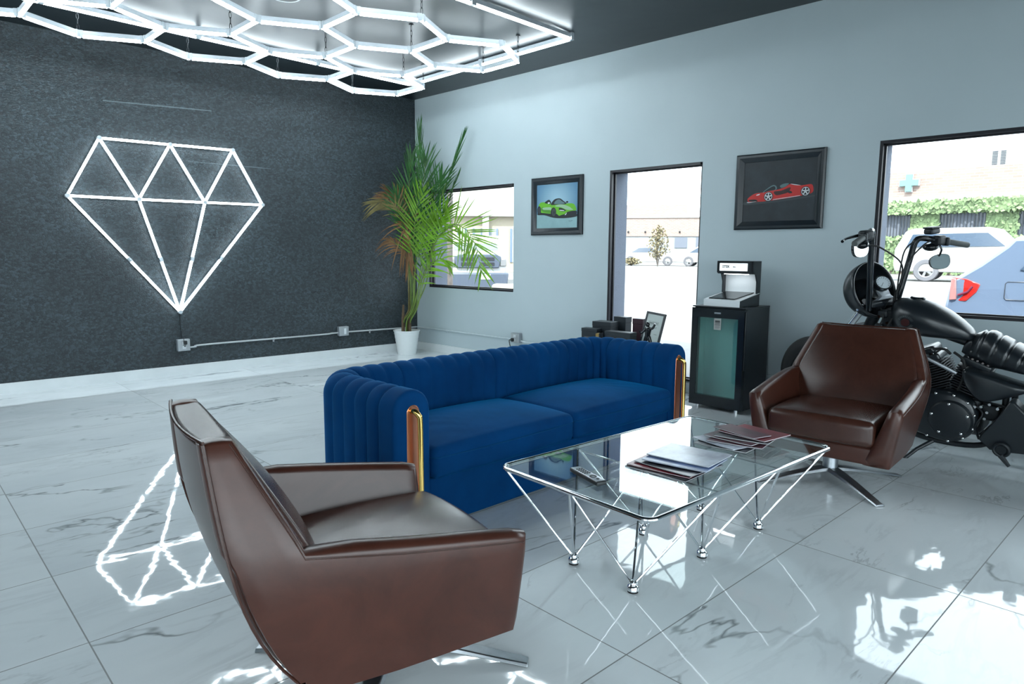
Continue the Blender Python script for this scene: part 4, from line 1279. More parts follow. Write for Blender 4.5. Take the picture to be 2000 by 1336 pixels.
spec = [('dark brochure lowest and nearest the camera in the far pile', (-.02, -.06), R(4), 'mag_dark', .005), ('pale brochure fanned out at the near side of the far pile', (-.035, -.045), R(-14), 'mag_pale', .004),
        ('grey maroon brochure in the middle of the far pile', (.01, -.01), R(10), 'mag_maroon', .005), ('dark maroon brochure above the grey one in the far pile', (-.01, .01), R(-4), 'mag_maroon', .005),
        ('black edged brochure high in the far pile', (.02, .035), R(8), 'mag_dark', .005), ('deep red brochure on top of the far pile by the armchair', (.03, .07), R(-8), 'mag_red', .005), ('narrow maroon brochure lying across the top of the far pile', (-.01, .03), R(-16), 'mag_maroon', .004)]
z = ZT
for i, (lb, o_, a_, cv, th) in enumerate(spec):
    magazine(lb, GB, (CB.x + o_[0], CB.y + o_[1]), z, a_, .245, .20 if i != 6 else .11, th, cv, .003); z += th + .0022
rc = thing('remote_control', 'slim black and silver remote control at the near left of the glass table', 'remote control', (5.655, -3.237, ZT), R(-107))
mb = MB(); mb.rbox((0, 0, .009), (.046, .195, .018), .006, 3, 3, None); mb.build('case', 'black_plastic', rc)
mb = MB(); mb.rbox((0, .0, .0170), (.040, .18, .004), .0015, 2, 2); f_ = mb.build('face', 'brushed_steel', rc)
mb = MB()
for i in range(5):
    for j in range(3): mb.cyl((-.011 + .011 * j, -.06 + .014 * i, .018), (-.011 + .011 * j, -.06 + .014 * i, .0205), .0038, n=8)
mb.lathe([(.008, .0185), (.008, .0205), (.014, .0205), (.014, .0185)], (0, .036, 0), n=20, close=True); mb.cyl((0, .068, .0185), (0, .068, .0205), .006, n=10)
mb.build('buttons', 'black_plastic', f_)

# ------------------------------------------------------------------ brown leather swivel armchairs
def lerp(a, b, t): return a + (b - a) * t
def pw(x, pts):
    if x <= pts[0][0]: return pts[0][1]
    for (a, va), (b, vb) in zip(pts, pts[1:]):
        if x <= b: return lerp(va, vb, (x - a) / (b - a))
    return pts[-1][1]
def pws(x, pts):
    """smooth cubic through the points"""
    if x <= pts[0][0]: return pts[0][1]
    if x >= pts[-1][0]: return pts[-1][1]
    n = len(pts)
    def slope(i):
        a, b = pts[max(i - 1, 0)], pts[min(i + 1, n - 1)]
        return (b[1] - a[1]) / (b[0] - a[0])
    for i in range(n - 1):
        (x0, y0), (x1, y1) = pts[i], pts[i + 1]
        if x <= x1:
            h = x1 - x0; t = (x - x0) / h
            return (2*t**3 - 3*t*t + 1) * y0 + (t**3 - 2*t*t + t) * h * slope(i) + (-2*t**3 + 3*t*t) * y1 + (t**3 - t*t) * h * slope(i + 1)
CH = dict(zb=.185, zt=.822, yf=.232)
def x_out(z): return pws(z, [(.185, .345), (.46, .388), (.56, .385), (.825, .298)])
def y_rear(z): return pws(z, [(.185, -.335), (.26, -.395), (.36, -.452), (.48, -.497), (.62, -.525), (.825, -.545)])
def y_front_back(z): return pw(z, [(.40, -.275), (.553, -.350), (.825, -.488)])   # front edge of the wing above the arms
def z_arm(y): return pw(y, [(-.38, .556), (-.28, .546), (.245, .466)])
def chair(name, label, loc, rz, group):
    t = thing(name, label, 'armchair', loc, rz, group)
    for sg in (-1, 1):
        mb = MB()
        cols = [0, .12, .25, .4, .55, .7, .85, 1.0]
        # lower body of the side: columns in y, rows in z
        NR, NU = 8, 7
        YJ = -.357
        ys = lambda z: [lerp(y_rear(z), YJ, c) for c in (0, .35, .7, 1.0)] + [lerp(YJ, CH['yf'] - .012 * (.46 - z), c) for c in (.2, .4, .6, .8, .95, 1.0)]
        rows = []
        for r in range(NR + 1):
            u = r / NR; row = []
            yy = ys(lerp(CH['zb'], .50, u))
            for q, y in enumerate(yy):
                zt = z_arm(y) if y > YJ else .558
                zb = CH['zb'] + .0 * y
                row.append((y, lerp(zb, zt, u)))
            rows.append(row)
        nl = len(rows[0])
        up = []
        for r in range(1, NU + 1):
            z = lerp(.558, CH['zt'], r / NU)
            up.append([(lerp(y_rear(z), y_front_back(z), c), z) for c in (0, .35, .7, 1.0)])
        def thick(y, z):
            if z > .60: return pw(z, [(.60, .075), (.825, .06)])
            base = pw(z, [(.185, .135), (.34, .125), (.46, .085), (.56, .06)])
            top = z_arm(y)
            return base if y < -.33 else min(base, .068 + .20 * max(0, top - z))
        def outp(y, z):
            taper = -.022 * max(0, (-.1 - y)) / .3
            soft = .0
            return V((sg * (x_out(z) + taper - soft), y, z))
        def inp(y, z):
            p = outp(y, z); p.x -= sg * thick(y, z); return p
        vs, idx = [], {}
        def add(key, p):
            idx[key] = len(vs); vs.append(p)
        for r, row in enumerate(rows):
            for c, (y, z) in enumerate(row): add(('o', r, c), outp(y, z)); add(('i', r, c), inp(y, z))
        for r, row in enumerate(up):
            for c, (y, z) in enumerate(row): add(('o', NR + 1 + r, c), outp(y, z)); add(('i', NR + 1 + r, c), inp(y, z))
        fs = []
        def quad(s, r0, c0, r1, c1):
            a = [(s, r0, c0), (s, r0, c1), (s, r1, c1), (s, r1, c0)]; fs.append([idx[k_] for k_ in a])
        for r in range(NR):
            for c in range(nl - 1): quad('o', r, c, r + 1, c + 1); quad('i', r, c, r + 1, c + 1)
        for r in range(NR, NR + NU):
            for c in range(3): quad('o', r, c, r + 1, c + 1); quad('i', r, c, r + 1, c + 1)
        # rim: bottom, front, arm top, wing front, top, rear
        loop = [(0, c) for c in range(nl)] + [(r, nl - 1) for r in range(1, NR + 1)] + [(NR, c) for c in range(nl - 2, 2, -1)] + \
               [(r, 3) for r in range(NR + 1, NR + NU + 1)] + [(NR + NU, c) for c in (2, 1, 0)] + [(r, 0) for r in range(NR + NU - 1, 0, -1)]
        def yz(k_):
            p = vs[idx[('o', *k_)]]; return p.y, p.z
        NL = len(loop); area = sum(yz(loop[q])[0] * yz(loop[(q + 1) % NL])[1] - yz(loop[(q + 1) % NL])[0] * yz(loop[q])[1] for q in range(NL))
        sgn = 1 if area > 0 else -1
        strips = []
        for q in range(NL):
            (ya, za), (yb_, zb_) = yz(loop[q - 1]), yz(loop[(q + 1) % NL])
            nn = V((0, (zb_ - za) * sgn, -(yb_ - ya) * sgn))
            nn = nn.normalized() if nn.length > 1e-6 else V((0, 0, 0))
            o_, i_ = vs[idx[('o', *loop[q])]], vs[idx[('i', *loop[q])]]
            th = (o_ - i_).length
            y_, z_ = yz(loop[q])
            bl = min(.024, .40 * th) if y_ > -.33 and (z_ > .40 or y_ > .2) and z_ > .2 else (.009 if z_ > .54 else .004)
            col = [idx[('o', *loop[q])]]
            for k_ in range(1, 7):
                t_ = (1 - cos(pi * k_ / 7)) / 2
                col.append(len(vs)); vs.append(o_.lerp(i_, t_) + nn * bl * sin(pi * k_ / 7))
            col.append(idx[('i', *loop[q])]); strips.append(col)
        for q in range(NL):
            A_, B_ = strips[q], strips[(q + 1) % NL]
            for k_ in range(7): fs.append([A_[k_], B_[k_], B_[k_ + 1], A_[k_ + 1]])
        mb.add(vs, fs)
        o = mb.build('arm_side', 'brown_leather', t, angle=62)
        # stitched seam on the outer side of the arm and wing
        sm = MB(); P = []
        for c in range(nl - 1, 2, -1): y, z = rows[NR][c]; P.append(outp(y, z - .004) + V((sg * .0005, 0, 0)))
        for row in up: y, z = row[3]; P.append(outp(y, z) + V((sg * .0005, -.003, .0)))
        sm.tube(P, .0022, 6); sm.build('welt', 'brown_leather_seat', o)
    # backrest with outer rear panel
    mb = MB()
    NZ, NX = 16, 15
    def fr(a, b):
        z = lerp(.37, CH['zt'] + .004, b); s = 2 * a - 1
        xw = x_out(z) - (.058 if z > .58 else pw(z, [(.37, .105), (.58, .058)]))
        y = pw(z, [(.37, -.235), (.56, -.330), (.825, -.476)])
        y += .040 * (1 - s * s) * sin(pi * min(1, max(0, b * 1.05))) ** .8
        return V((s * xw, y, z))
    def rr(a, b):
        z = lerp(CH['zb'] + .004, CH['zt'] + .004, b); s = 2 * a - 1
        xw = x_out(z) - .035
        return V((s * xw, y_rear(z) + .004 - .022 * (1 - s * s) * (.4 + .6 * b), z - .006 * (1 - s * s) * (b > .99)))
    def grid_idx(fn): return [[fn(i / (NX - 1), j / (NZ - 1)) for j in range(NZ)] for i in range(NX)]
    A, B = grid_idx(fr), grid_idx(rr)
    vs = [p for r in A for p in r] + [p for r in B for p in r]
    ia = lambda i, j: i * NZ + j
    ib = lambda i, j: NX * NZ + i * NZ + j
    fs = []
    for i in range(NX - 1):
        for j in range(NZ - 1):
            fs += [(ia(i, j), ia(i + 1, j), ia(i + 1, j + 1), ia(i, j + 1)), (ib(i, j), ib(i, j + 1), ib(i + 1, j + 1), ib(i + 1, j))]
        fs += [(ia(i, NZ - 1), ia(i + 1, NZ - 1), ib(i + 1, NZ - 1), ib(i, NZ - 1)), (ia(i, 0), ib(i, 0), ib(i + 1, 0), ia(i + 1, 0))]
    for j in range(NZ - 1):
        fs += [(ia(0, j), ia(0, j + 1), ib(0, j + 1), ib(0, j)), (ia(NX - 1, j), ib(NX - 1, j), ib(NX - 1, j + 1), ia(NX - 1, j + 1))]
    mb.add(vs, fs)
    bk = mb.build('backrest', 'brown_leather_seat', t, angle=50, bevel=.012, segs=3)
    sm = MB()
    for sg in (-1, 1): sm.tube([rr(.5 + sg * .5, j / 14) + V((sg * .006, -.004, 0)) for j in range(15)], .004, 6)
    sm.tube([rr(i / 14, 1.0) + V((0, -.002, .003)) for i in range(15)], .004, 6)
    sm.build('welt', 'brown_leather_seat', bk)
    # seat cushion
    w_, d_, h_ = .545, .530, .135
    def sfn(p):
        u, v_ = 2 * p.x / w_, 2 * p.y / d_
        if p.z > 0:
            p.z += .030 * max(0, 1 - u * u) ** .7 * max(0, 1 - v_ * v_) ** .7
            p.z += .0016 * sin(p.x * 60 + 5 * sin(p.y * 9)) * max(0, 1 - abs(u)) * max(0, 1 - abs(v_))
        p.y += .022 * max(0, 1 - u * u) * (v_ > .5) * (v_ - .5) * 2
        p.x *= 1.0 - .10 * max(0, -v_) * .5
        return p
    mb = MB(); mb.rbox((0, -.0035, .345), (w_, d_, h_), .034, 5, 14, sfn); mb.build('seat_cushion', 'brown_leather_seat', t, angle=80)
    mb = MB(); mb.rbox((0, -.05, .232), (.56, .575, .094), .016, 3, 3); mb.build('seat_base', 'brown_leather', t)
    # swivel base
    mb = MB(); mb.cyl((0, 0, .05), (0, 0, .20), .040, n=28); mb.build('column', 'brushed_steel', t)
    mb = MB(); mb.cyl((0, 0, .170), (0, 0, .186), .13, n=28); mb.build('swivel_plate', 'black_metal', t)
    for a in (0, 1, 2, 3):
        an = R(STAR + 90 * a); d = V((cos(an), sin(an), 0)); s = V((-sin(an), cos(an), 0))
        rings = []
        for r_, hz, w2, th in ((.0, .055, .036, .022), (.06, .054, .036, .020), (.2, .040, .033, .014), (.34, .018, .029, .009), (.43, .004, .026, .007)):
            c = d * r_
            rings.append([c + s * w2 + V((0, 0, hz)), c + s * (w2 - .008) + V((0, 0, hz + th)), c - s * (w2 - .008) + V((0, 0, hz + th)), c - s * w2 + V((0, 0, hz))])
        rings[-1] = [p if i in (1, 2) else V((p.x, p.y, 0)) for i, p in enumerate(rings[-1])]
        mb = MB(); mb.loft(rings); mb.build('leg', 'brushed_steel', t, bevel=.003)
    return t
GC = 'brown leather swivel armchairs'
STAR = 52
chair('swivel_armchair', 'brown leather swivel armchair seen from behind in the near left foreground', (5.575, -4.075, 0), R(-10), GC)
STAR = 50
chair('swivel_armchair', 'brown leather swivel armchair facing the camera in front of the motorcycle', (5.815, -1.325, 0), R(184.5), GC)

# ------------------------------------------------------------------ fridge and sample stand
fr_p = W(4.475, -.285)
fridge = thing('mini_fridge', 'black glass door mini fridge standing by the pale wall', 'fridge', fr_p, WA - R(1))
FW, FD, FH = .452, .43, .840
mb = MB(); y0_ = -FD / 2 + .045
for lo, hi in (((-FW / 2, y0_, .025), (-FW / 2 + .03, FD / 2, FH - .012)), ((FW / 2 - .03, y0_, .025), (FW / 2, FD / 2, FH - .012)), ((-FW / 2 + .03, y0_, .025), (FW / 2 - .03, FD / 2, .08)), ((-FW / 2 + .03, y0_, FH - .06), (FW / 2 - .03, FD / 2, FH - .012)), ((-FW / 2 + .03, FD / 2 - .03, .08), (FW / 2 - .03, FD / 2, FH - .06))): mb.b2(lo, hi)
mb.build('cabinet', 'satin_black', fridge, flat=True)
mat('fridge_liner', (.72, .80, .79), .5)
mb = MB()
for lo, hi in (((-FW / 2 + .03, y0_, .08), (-FW / 2 + .034, FD / 2 - .03, FH - .06)), ((FW / 2 - .034, y0_, .08), (FW / 2 - .03, FD / 2 - .03, FH - .06)), ((-FW / 2 + .03, y0_ + .12, .08), (FW / 2 - .03, y0_ + .125, FH - .06)), ((-FW / 2 + .03, y0_, .08), (FW / 2 - .03, FD / 2 - .03, .084))): mb.b2(lo, hi)
mb.build('liner', 'fridge_liner', fridge, flat=True)
mb = MB(); mb.b2((-FW / 2 - .004, -FD / 2 + .012, FH - .012), (FW / 2 + .004, FD / 2, FH)); mb.build('top_plate', 'satin_black', fridge, bevel=.003)
mb = MB(); yf, yb = -FD / 2, -FD / 2 + .042
e = .052
for lo, hi in (((-FW / 2, yf, .03), (-FW / 2 + e, yb, FH - .016)), ((FW / 2 - e, yf, .03), (FW / 2, yb, FH - .016)), ((-FW / 2 + e, yf, FH - .016 - .075), (FW / 2 - e, yb, FH - .016)), ((-FW / 2 + e, yf, .03), (FW / 2 - e, yb, .03 + .085))): mb.b2(lo, hi)
door = mb.build('door', 'black_gloss', fridge, flat=True)
mb = MB(); mb.b2((-FW / 2 + e, yf + .004, .115), (FW / 2 - e, yf + .010, FH - .091)); mb.build('door_glass', 'fridge_glass', door, flat=True)
mb = MB(); mb.b2((FW / 2 + .001, yf + .006, .35), (FW / 2 + .010, yb - .006, FH - .03)); mb.build('door_handle', 'black_metal', door, bevel=.003)
mb = MB(); mb.b2((-.028, yf - .002, FH - .058), (.028, yf, FH - .046)); mb.build('badge', 'brushed_steel', door, flat=True)
mat('sticker_grey', (.36, .37, .36), .6)
mat('sticker_dark', (.05, .055, .055), .6)
mb = MB(); mb.b2((-.030, yf + .002, .655), (.032, yf + .0036, .745))
mb.mi = 1
for i, (a, b, z0, z1) in enumerate(((-.02, .022, .712, .730), (-.02, .022, .702, .707), (-.022, .024, .692, .697), (-.02, .022, .682, .684), (-.02, .022, .675, .677), (-.02, .016, .668, .670))): mb.b2((a, yf + .0012, z0), (b, yf + .002, z1))
mb.build('sticker', ['sticker_grey', 'sticker_dark'], door, flat=True)
for sx in (-1, 1):
    for sy in (-1, 1):
        mb = MB(); mb.cyl((sx * .17, sy * .16 - .01, 0), (sx * .17, sy * .16 - .01, .03), .017, n=14); mb.build('foot', 'chrome' if sy < 0 else 'black_plastic', fridge)
st = thing('sample_display', 'small lit display stand with white sign standing on the fridge', 'display stand', W(4.490, -.285) + V((0, 0, FH)), WA - R(4))
DW = .315
def YZ(poly, x0, x1, mb):   # side profile (y,z) extruded in x
    mb.prism(poly, x0, x1, Matrix(((0, 0, 1, 0), (1, 0, 0, 0), (0, 1, 0, 0), (0, 0, 0, 1))))
mb = MB(); YZ([(-.172, 0), (.13, 0), (.13, .098), (-.172, .046)], -DW / 2, DW / 2, mb); mb.build('plinth', 'satin_black', st, bevel=.002)
mb = MB(); YZ([(-.178, 0), (-.172, 0), (-.172, .048), (.125, .099), (.125, .104), (-.178, .052)], -DW / 2 - .001, DW / 2 + .001, mb); mb.build('front_plate', 'white_plastic', st, flat=True)
sl = (.104 - .052) / (.125 + .178)
mb = MB()
def onsl(x, y, h): return V((x, y, .052 + sl * (y + .178) + h))
vs = [onsl(-.125, -.155, .002), onsl(.10, -.155, .002), onsl(.125, .10, .002), onsl(-.125, .10, .002)]
mb.loft([vs, [p + V((0, 0, .006)) for p in vs]]); mb.build('sample_panel', 'black_gloss', st, flat=True)
mb = MB()
for sx in (-1, 1): YZ([(.085, .09), (.135, .09), (.135, .358), (.0, .358), (.0, .275), (.06, .250), (.085, .19)], sx * DW / 2 - .012 * (sx > 0), sx * DW / 2 + .012 * (sx < 0), mb)
mb.b2((-DW / 2, .0, .262), (DW / 2, .012, .358)); mb.b2((-DW / 2, .0, .348), (DW / 2, .135, .358)); mb.b2((-DW / 2, .012, .255), (DW / 2, .07, .262))
mb.build('header', 'satin_black', st, flat=True)
mb = MB(); mb.b2((-DW / 2 + .012, .122, .09), (DW / 2 - .012, .135, .35)); mb.build('back_panel', 'white_plastic', st, flat=True)
mb = MB(); mb.b2((-DW / 2 + .024, -.003, .278), (DW / 2 - .044, .0, .340)); sg_ = mb.build('sign_panel', 'led_sign', st, bevel=.001)
mb = MB(); SGM = Matrix(((1, 0, 0, -.075), (0, 0, -1, -.0032), (0, 1, 0, .311), (0, 0, 0, 1)))
text_mb('STEK', .030, .0008, SGM, mb)
for i in range(3): mb.b2((-.012 + i * .009, -.0038, .305), (-.006 + i * .009, -.003, .316 - .002 * i))
mb.build('lettering', 'sticker_dark', sg_, flat=True, weld=False)
mb = MB(); mb.b2((-.10, .014, .250), (.10, .05, .2555)); mb.build('light_strip', 'led_strip', st, flat=True)

# ------------------------------------------------------------------ small boxes, certificate and figurine behind the sofa
mat('box_black', (.020, .027, .034), .45, var=.2, vscale=4)
mat('box_maroon', (.045, .016, .026), .45)
mat('box_edge', (.10, .115, .13), .5)
mat('box_gold', (.45, .30, .10), .4, .5)
bt = thing('low_bench', 'low black bench behind the sofa under the tall window', 'bench', W(3.40, -.31), WA)
mb = MB(); mb.b2((-.50, -.21, .37), (.50, .21, .40)); mb.build('bench_top', 'satin_black', bt, bevel=.004)
for sx in (-1, 1):
    for sy in (-1, 1):
        mb = MB(); mb.b2((sx * .45 - .018, sy * .17 - .018, 0), (sx * .45 + .018, sy * .17 + .018, .37)); mb.build('leg', 'satin_black', bt, flat=True)
def pbox(label, s, o, w, d, h, rz, m='box_black', mark=None):
    t = thing('product_box', label, 'box', W(s, o) + V((0, 0, .400)), WA + rz, 'product boxes behind the sofa')
    mb = MB(); mb.b2((-w / 2, -d / 2, 0), (w / 2, d / 2, h * .80)); mb.build('box_body', m, t, bevel=.002)
    mb = MB(); mb.b2((-w / 2 - .002, -d / 2 - .002, h * .80), (w / 2 + .002, d / 2 + .002, h)); mb.build('lid', m, t, bevel=.002)
    if mark: mark(t, w, d, h)
    return t
def mk_text(t, w, d, h):
    mb = MB()
    for i in range(2): mb.b2((-w * .30 + .05 * i * 0, -d / 2 - .0035, h * .42 - i * .03), (w * .12 - i * .03, -d / 2 - .002, h * .42 - i * .03 + .012))
    mb.cyl((-w * .38, -d / 2 - .0035, h * .36), (-w * .38, -d / 2 - .001, h * .36), .012, n=12)
    mb.build('print', 'box_edge', t, flat=True)
def mk_gold(t, w, d, h):
    mb = MB(); mb.cyl((w * .06, -d / 2 - .003, h * .12), (w * .06, -d / 2 - .001, h * .12), .014, n=16); mb.build('gold_seal', 'box_gold', t)
pbox('short black box with faint print at the left end of the boxes', 3.150, -.40, .17, .08, .156, R(4), mark=mk_text)
pbox('tall black box second from the left behind the sofa back', 3.215, -.27, .20, .14, .216, R(4))
pbox('charcoal box standing rear left against the tall window', 3.300, -.11, .14, .09, .256, R(-4))
pbox('maroon black box just behind the small framed certificate', 3.515, -.14, .11, .08, .255, R(0), 'box_maroon')
pbox('long black box with small gold seal in front of the figurine', 3.470, -.385, .27, .11, .148, R(3), mark=mk_gold)
bk = thing('book', 'black book with gold page edges leaning between the two left boxes', 'book', W(3.285, -.47) + V((0, 0, .400)), WA + R(8))
mb = MB(); mb.b2((-.030, -.02, 0), (-.022, .05, .125)); mb.b2((.014, -.02, 0), (.022, .05, .125)); mb.build('cover', 'box_black', bk, flat=True)
mb = MB(); mb.b2((-.022, -.015, .002), (.014, .048, .120)); mb.build('pages', 'box_gold', bk, flat=True)
ct = thing('framed_certificate', 'small black framed certificate leaning on the bench under the tall window', 'certificate', W(3.680, -.255) + V((0, 0, .414)), WA)
ct.scale = (.78, 1, .93)
ct.rotation_euler = (R(-14), R(6), WA + R(2))
mb = MB()
for lo, hi in (((-.125, 0, 0), (-.103, .018, .345)), ((.103, 0, 0), (.125, .018, .345)), ((-.103, 0, .323), (.103, .018, .345)), ((-.103, 0, 0), (.103, .018, .022))): mb.b2(lo, hi)
mb.build('frame', 'frame_black', ct, flat=True)
mat('cert_paper', (.55, .62, .60), .3)
mb = MB(); mb.b2((-.104, .004, .02), (.104, .012, .326)); pp = mb.build('paper', 'cert_paper', ct, flat=True)
mb = MB()
for lo, hi in (((-.072, .0035, .252), (.060, .004, .254)), ((-.072, .0035, .226), (.060, .004, .228)), ((-.072, .0035, .226), (-.070, .004, .254)), ((.058, .0035, .226), (.060, .004, .254))): mb.b2(lo, hi)
for i in range(9): mb.b2((-.062 + i * .0128, .0035, .234), (-.054 + i * .0128, .004, .245))
for z, a, b in ((.20, -.01, .05), (.19, .01, .045), (.13, .03, .07)): mb.b2((a, .0035, z), (b, .004, z + .003))
mb.build('print', 'sticker_dark', pp, flat=True)
fg = thing('figurine', 'small black statuette of a person throwing, standing in front of the certificate', 'statuette', W(3.785, -.42) + V((0, 0, .4)), WA)
fg.scale = (1.1, 1.1, 1.08)
mb = MB()
mb.tube(cat_pts([(-.006, 0, .118), (-.004, 0, .145), (0, 0, .178), (.002, 0, .196)], 4), [.021, .021, .022, .022, .023, .023, .024, .025, .026, .026, .024, .018, .012], 12)
mb.ball((-.004, -.004, .222), (.017, .019, .022), 14, 10)
mb.tube(cat_pts([(.004, 0, .196), (.03, 0, .190), (.052, -.006, .205), (.066, -.008, .232)], 4), [.013, .013, .012, .012, .011, .011, .010, .010, .009, .009, .008, .009, .010], 10)
mb.tube(cat_pts([(-.014, 0, .192), (-.032, -.01, .168), (-.050, -.02, .150), (-.066, -.02, .166)], 4), [.013, .012, .012, .011, .011, .010, .010, .009, .009, .008, .008, .008, .009], 10)
mb.tube(cat_pts([(-.012, 0, .122), (-.026, -.004, .075), (-.042, 0, .036), (-.050, 0, .012), (-.066, -.010, .008)], 4), [.019, .018, .017, .016, .015, .014, .013, .012, .011, .010, .010, .009, .009, .010, .010, .009, .007], 10)
mb.tube(cat_pts([(.004, 0, .122), (.020, .004, .078), (.034, .006, .040), (.044, .006, .012), (.030, -.006, .008)], 4), [.019, .018, .017, .016, .015, .014, .013, .012, .011, .010, .010, .009, .009, .010, .010, .009, .007], 10)
mb.build('body', 'black_gloss', fg)
mb = MB(); mb.cyl((0, 0, 0), (0, 0, .010), .075, n=30); mb.build('plinth', 'black_gloss', fg)
# ------------------------------------------------------------------ motorcycle
moto = thing('motorcycle', 'matt black cruiser motorcycle with tall handlebars parked along the wide window', 'motorcycle', (0, -.30, 0), 0, None, R(7))
SA = V((-.35, 0, .63)).normalized()          # steering axis, pointing down to the wheel
SPV = V((5.69, 0, .95))
STEER = Matrix.Translation(SPV) @ Matrix.Rotation(R(-20), 4, V((0, 0, 1))) @ Matrix.Translation(-SPV)
def smb(steer=True):
    m = MB()
    if steer: m.xf = STEER
    return m
AX = V((5.215, 0, .325))
def wheel_parts(c, r, w, steer, spokes, name):
    mb = smb(steer)
    pr = []
    for i in range(17):
        a = -pi * .62 + pi * 1.24 * i / 16
        pr.append((r - w * .5 + w * .5 * cos(a), w * .5 * sin(a)))
    pr += [(r - w * .92, w * .36), (r - w * .92, -w * .36)]
    mb.lathe(pr, c, (0, 1, 0), 56, close=True)
    tw = mb.build(name, 'rubber', moto)
    mb = smb(steer); mb.lathe([(r - w * .78, -w * .36), (r - w * .70, -w * .40), (r - w * .98, -w * .22), (r - w * 1.05, 0), (r - w * .98, w * .22), (r - w * .70, w * .40), (r - w * .78, w * .36), (r - w * .9, 0)], c, (0, 1, 0), 56, close=True)
    mb.build('rim', 'satin_black', tw)
    mb = smb(steer)
    for i in range(spokes):
        a = 2 * pi * i / spokes; rr = r - w * .98
        s = -1 if i % 2 else 1
        mb.tube([c + V((cos(a + .25 * s) * .05, s * .035, sin(a + .25 * s) * .05)), c + V((cos(a) * rr, s * .012, sin(a) * rr))], .004 if spokes > 14 else .012, 6)
    mb.build('spokes', 'chrome' if spokes > 14 else 'satin_black', tw)
    mb = smb(steer); mb.lathe([(0, -.07), (.03, -.07), (.05, -.055), (.05, .055), (.03, .07), (0, .07)], c, (0, 1, 0), 24); mb.build('hub', 'satin_black', tw)
    mb = smb(steer); mb.lathe([(.06, -.060), (.145, -.060), (.145, -.056), (.06, -.056)], c, (0, 1, 0), 40, close=True); mb.build('brake_disc', 'brushed_steel', tw)
    return tw
wheel_parts(AX, .325, .115, True, 26, 'front_wheel')
RAX = V((6.86, 0, .315))
wheel_parts(RAX, .315, .145, False, 10, 'rear_wheel')
def fender(name, c, r, w, a0, a1, steer, m='satin_black'):
    mb = smb(steer)
    def fn(u, v_):
        a = a0 + (a1 - a0) * u; t = 2 * v_ - 1
        return c + V((cos(a) * (r - .03 * t * t * abs(t)), w / 2 * t, sin(a) * (r - .03 * t * t * abs(t))))
    mb.grid(fn, 24, 9)
    o = mb.build(name, m, moto, angle=60); s = o.modifiers.new('thickness', 'SOLIDIFY'); s.thickness = .006
fender('front_fender', AX, .345, .135, R(20), R(92), True)
fender('rear_fender', RAX, .345, .19, R(20), R(150), False)
# fork
for sy in (-1, 1):
    mb = smb(); top = V((5.688, sy * .105, .945)); bot = AX + V((0, sy * .105, 0))
    d = (bot - top)
    mb.cyl(top, top + d * .52, .0225, n=20); fk = mb.build('fork_tube', 'bright_steel', moto)
    mb = smb(); mb.tube([top + d * .50, top + d * .53, top + d * .98, top + d * 1.03], [.028, .032, .032, .024], 18); mb.build('fork_slider', 'satin_black', fk)
    mb = smb(); mb.tube([top + d * .04 * -1, top + d * .06], .034, 18); mb.build('fork_clamp', 'black_metal', fk)
    for q in (-.02, .035):
        mb = smb(); mb.cyl(top + d * q + V((-.034, sy * .012, 0)), top + d * q + V((.036, sy * .012, .0)), .009, n=8); mb.build('clamp_bolt', 'chrome', fk)
        mb = smb(); mb.cyl(top + d * q + V((0, -.042, .0)), top + d * q + V((0, -.030, .0)), .010, n=8); mb.build('clamp_bolt', 'chrome', fk)
for zz, nm in ((.955, 'upper_triple_clamp'), (.775, 'lower_triple_clamp')):
    mb = smb(); x = 5.215 + (zz - .325) * .757
    mb.rbox((x + .02, 0, zz), (.09, .25, .038), .014, 3, 3); mb.build(nm, 'black_metal', moto)
mb = smb(); mb.cyl((5.735, 0, .98), (5.62, 0, .745), .036, n=18); mb.build('steering_head', 'engine_black', moto)
# clutter at the steering head: wiring, horn bracket, bolts
mb = smb(False)
mb.rbox((5.80, -.02, .84), (.10, .13, .17), .02, 3, 3); mb.rbox((5.76, -.08, .90), (.06, .05, .05), .015, 2, 2); mb.rbox((5.74, -.085, .80), (.05, .04, .07), .012, 2, 2)
mb.build('frame_neck', 'engine_black', moto)
mb = smb(False)
for p in ((5.745, -.10, .885), (5.735, -.108, .815), (5.79, -.09, .845), (5.80, -.095, .795), (5.765, -.095, .76)):
    mb = smb(False); mb.cyl(V(p), V(p) + V((0, -.012, 0)), .009, n=8); mb.build('bolt', 'chrome', moto)
mb = smb(False)
mb.tube(cat_pts([(5.83, -.09, .90), (5.80, -.11, .83), (5.77, -.11, .74), (5.80, -.10, .66)]), .006, 6); mb.tube(cat_pts([(5.74, -.07, .93), (5.77, -.115, .88), (5.745, -.11, .80), (5.77, -.10, .70)]), .005, 6)
mb.build('wiring', 'rubber', moto)
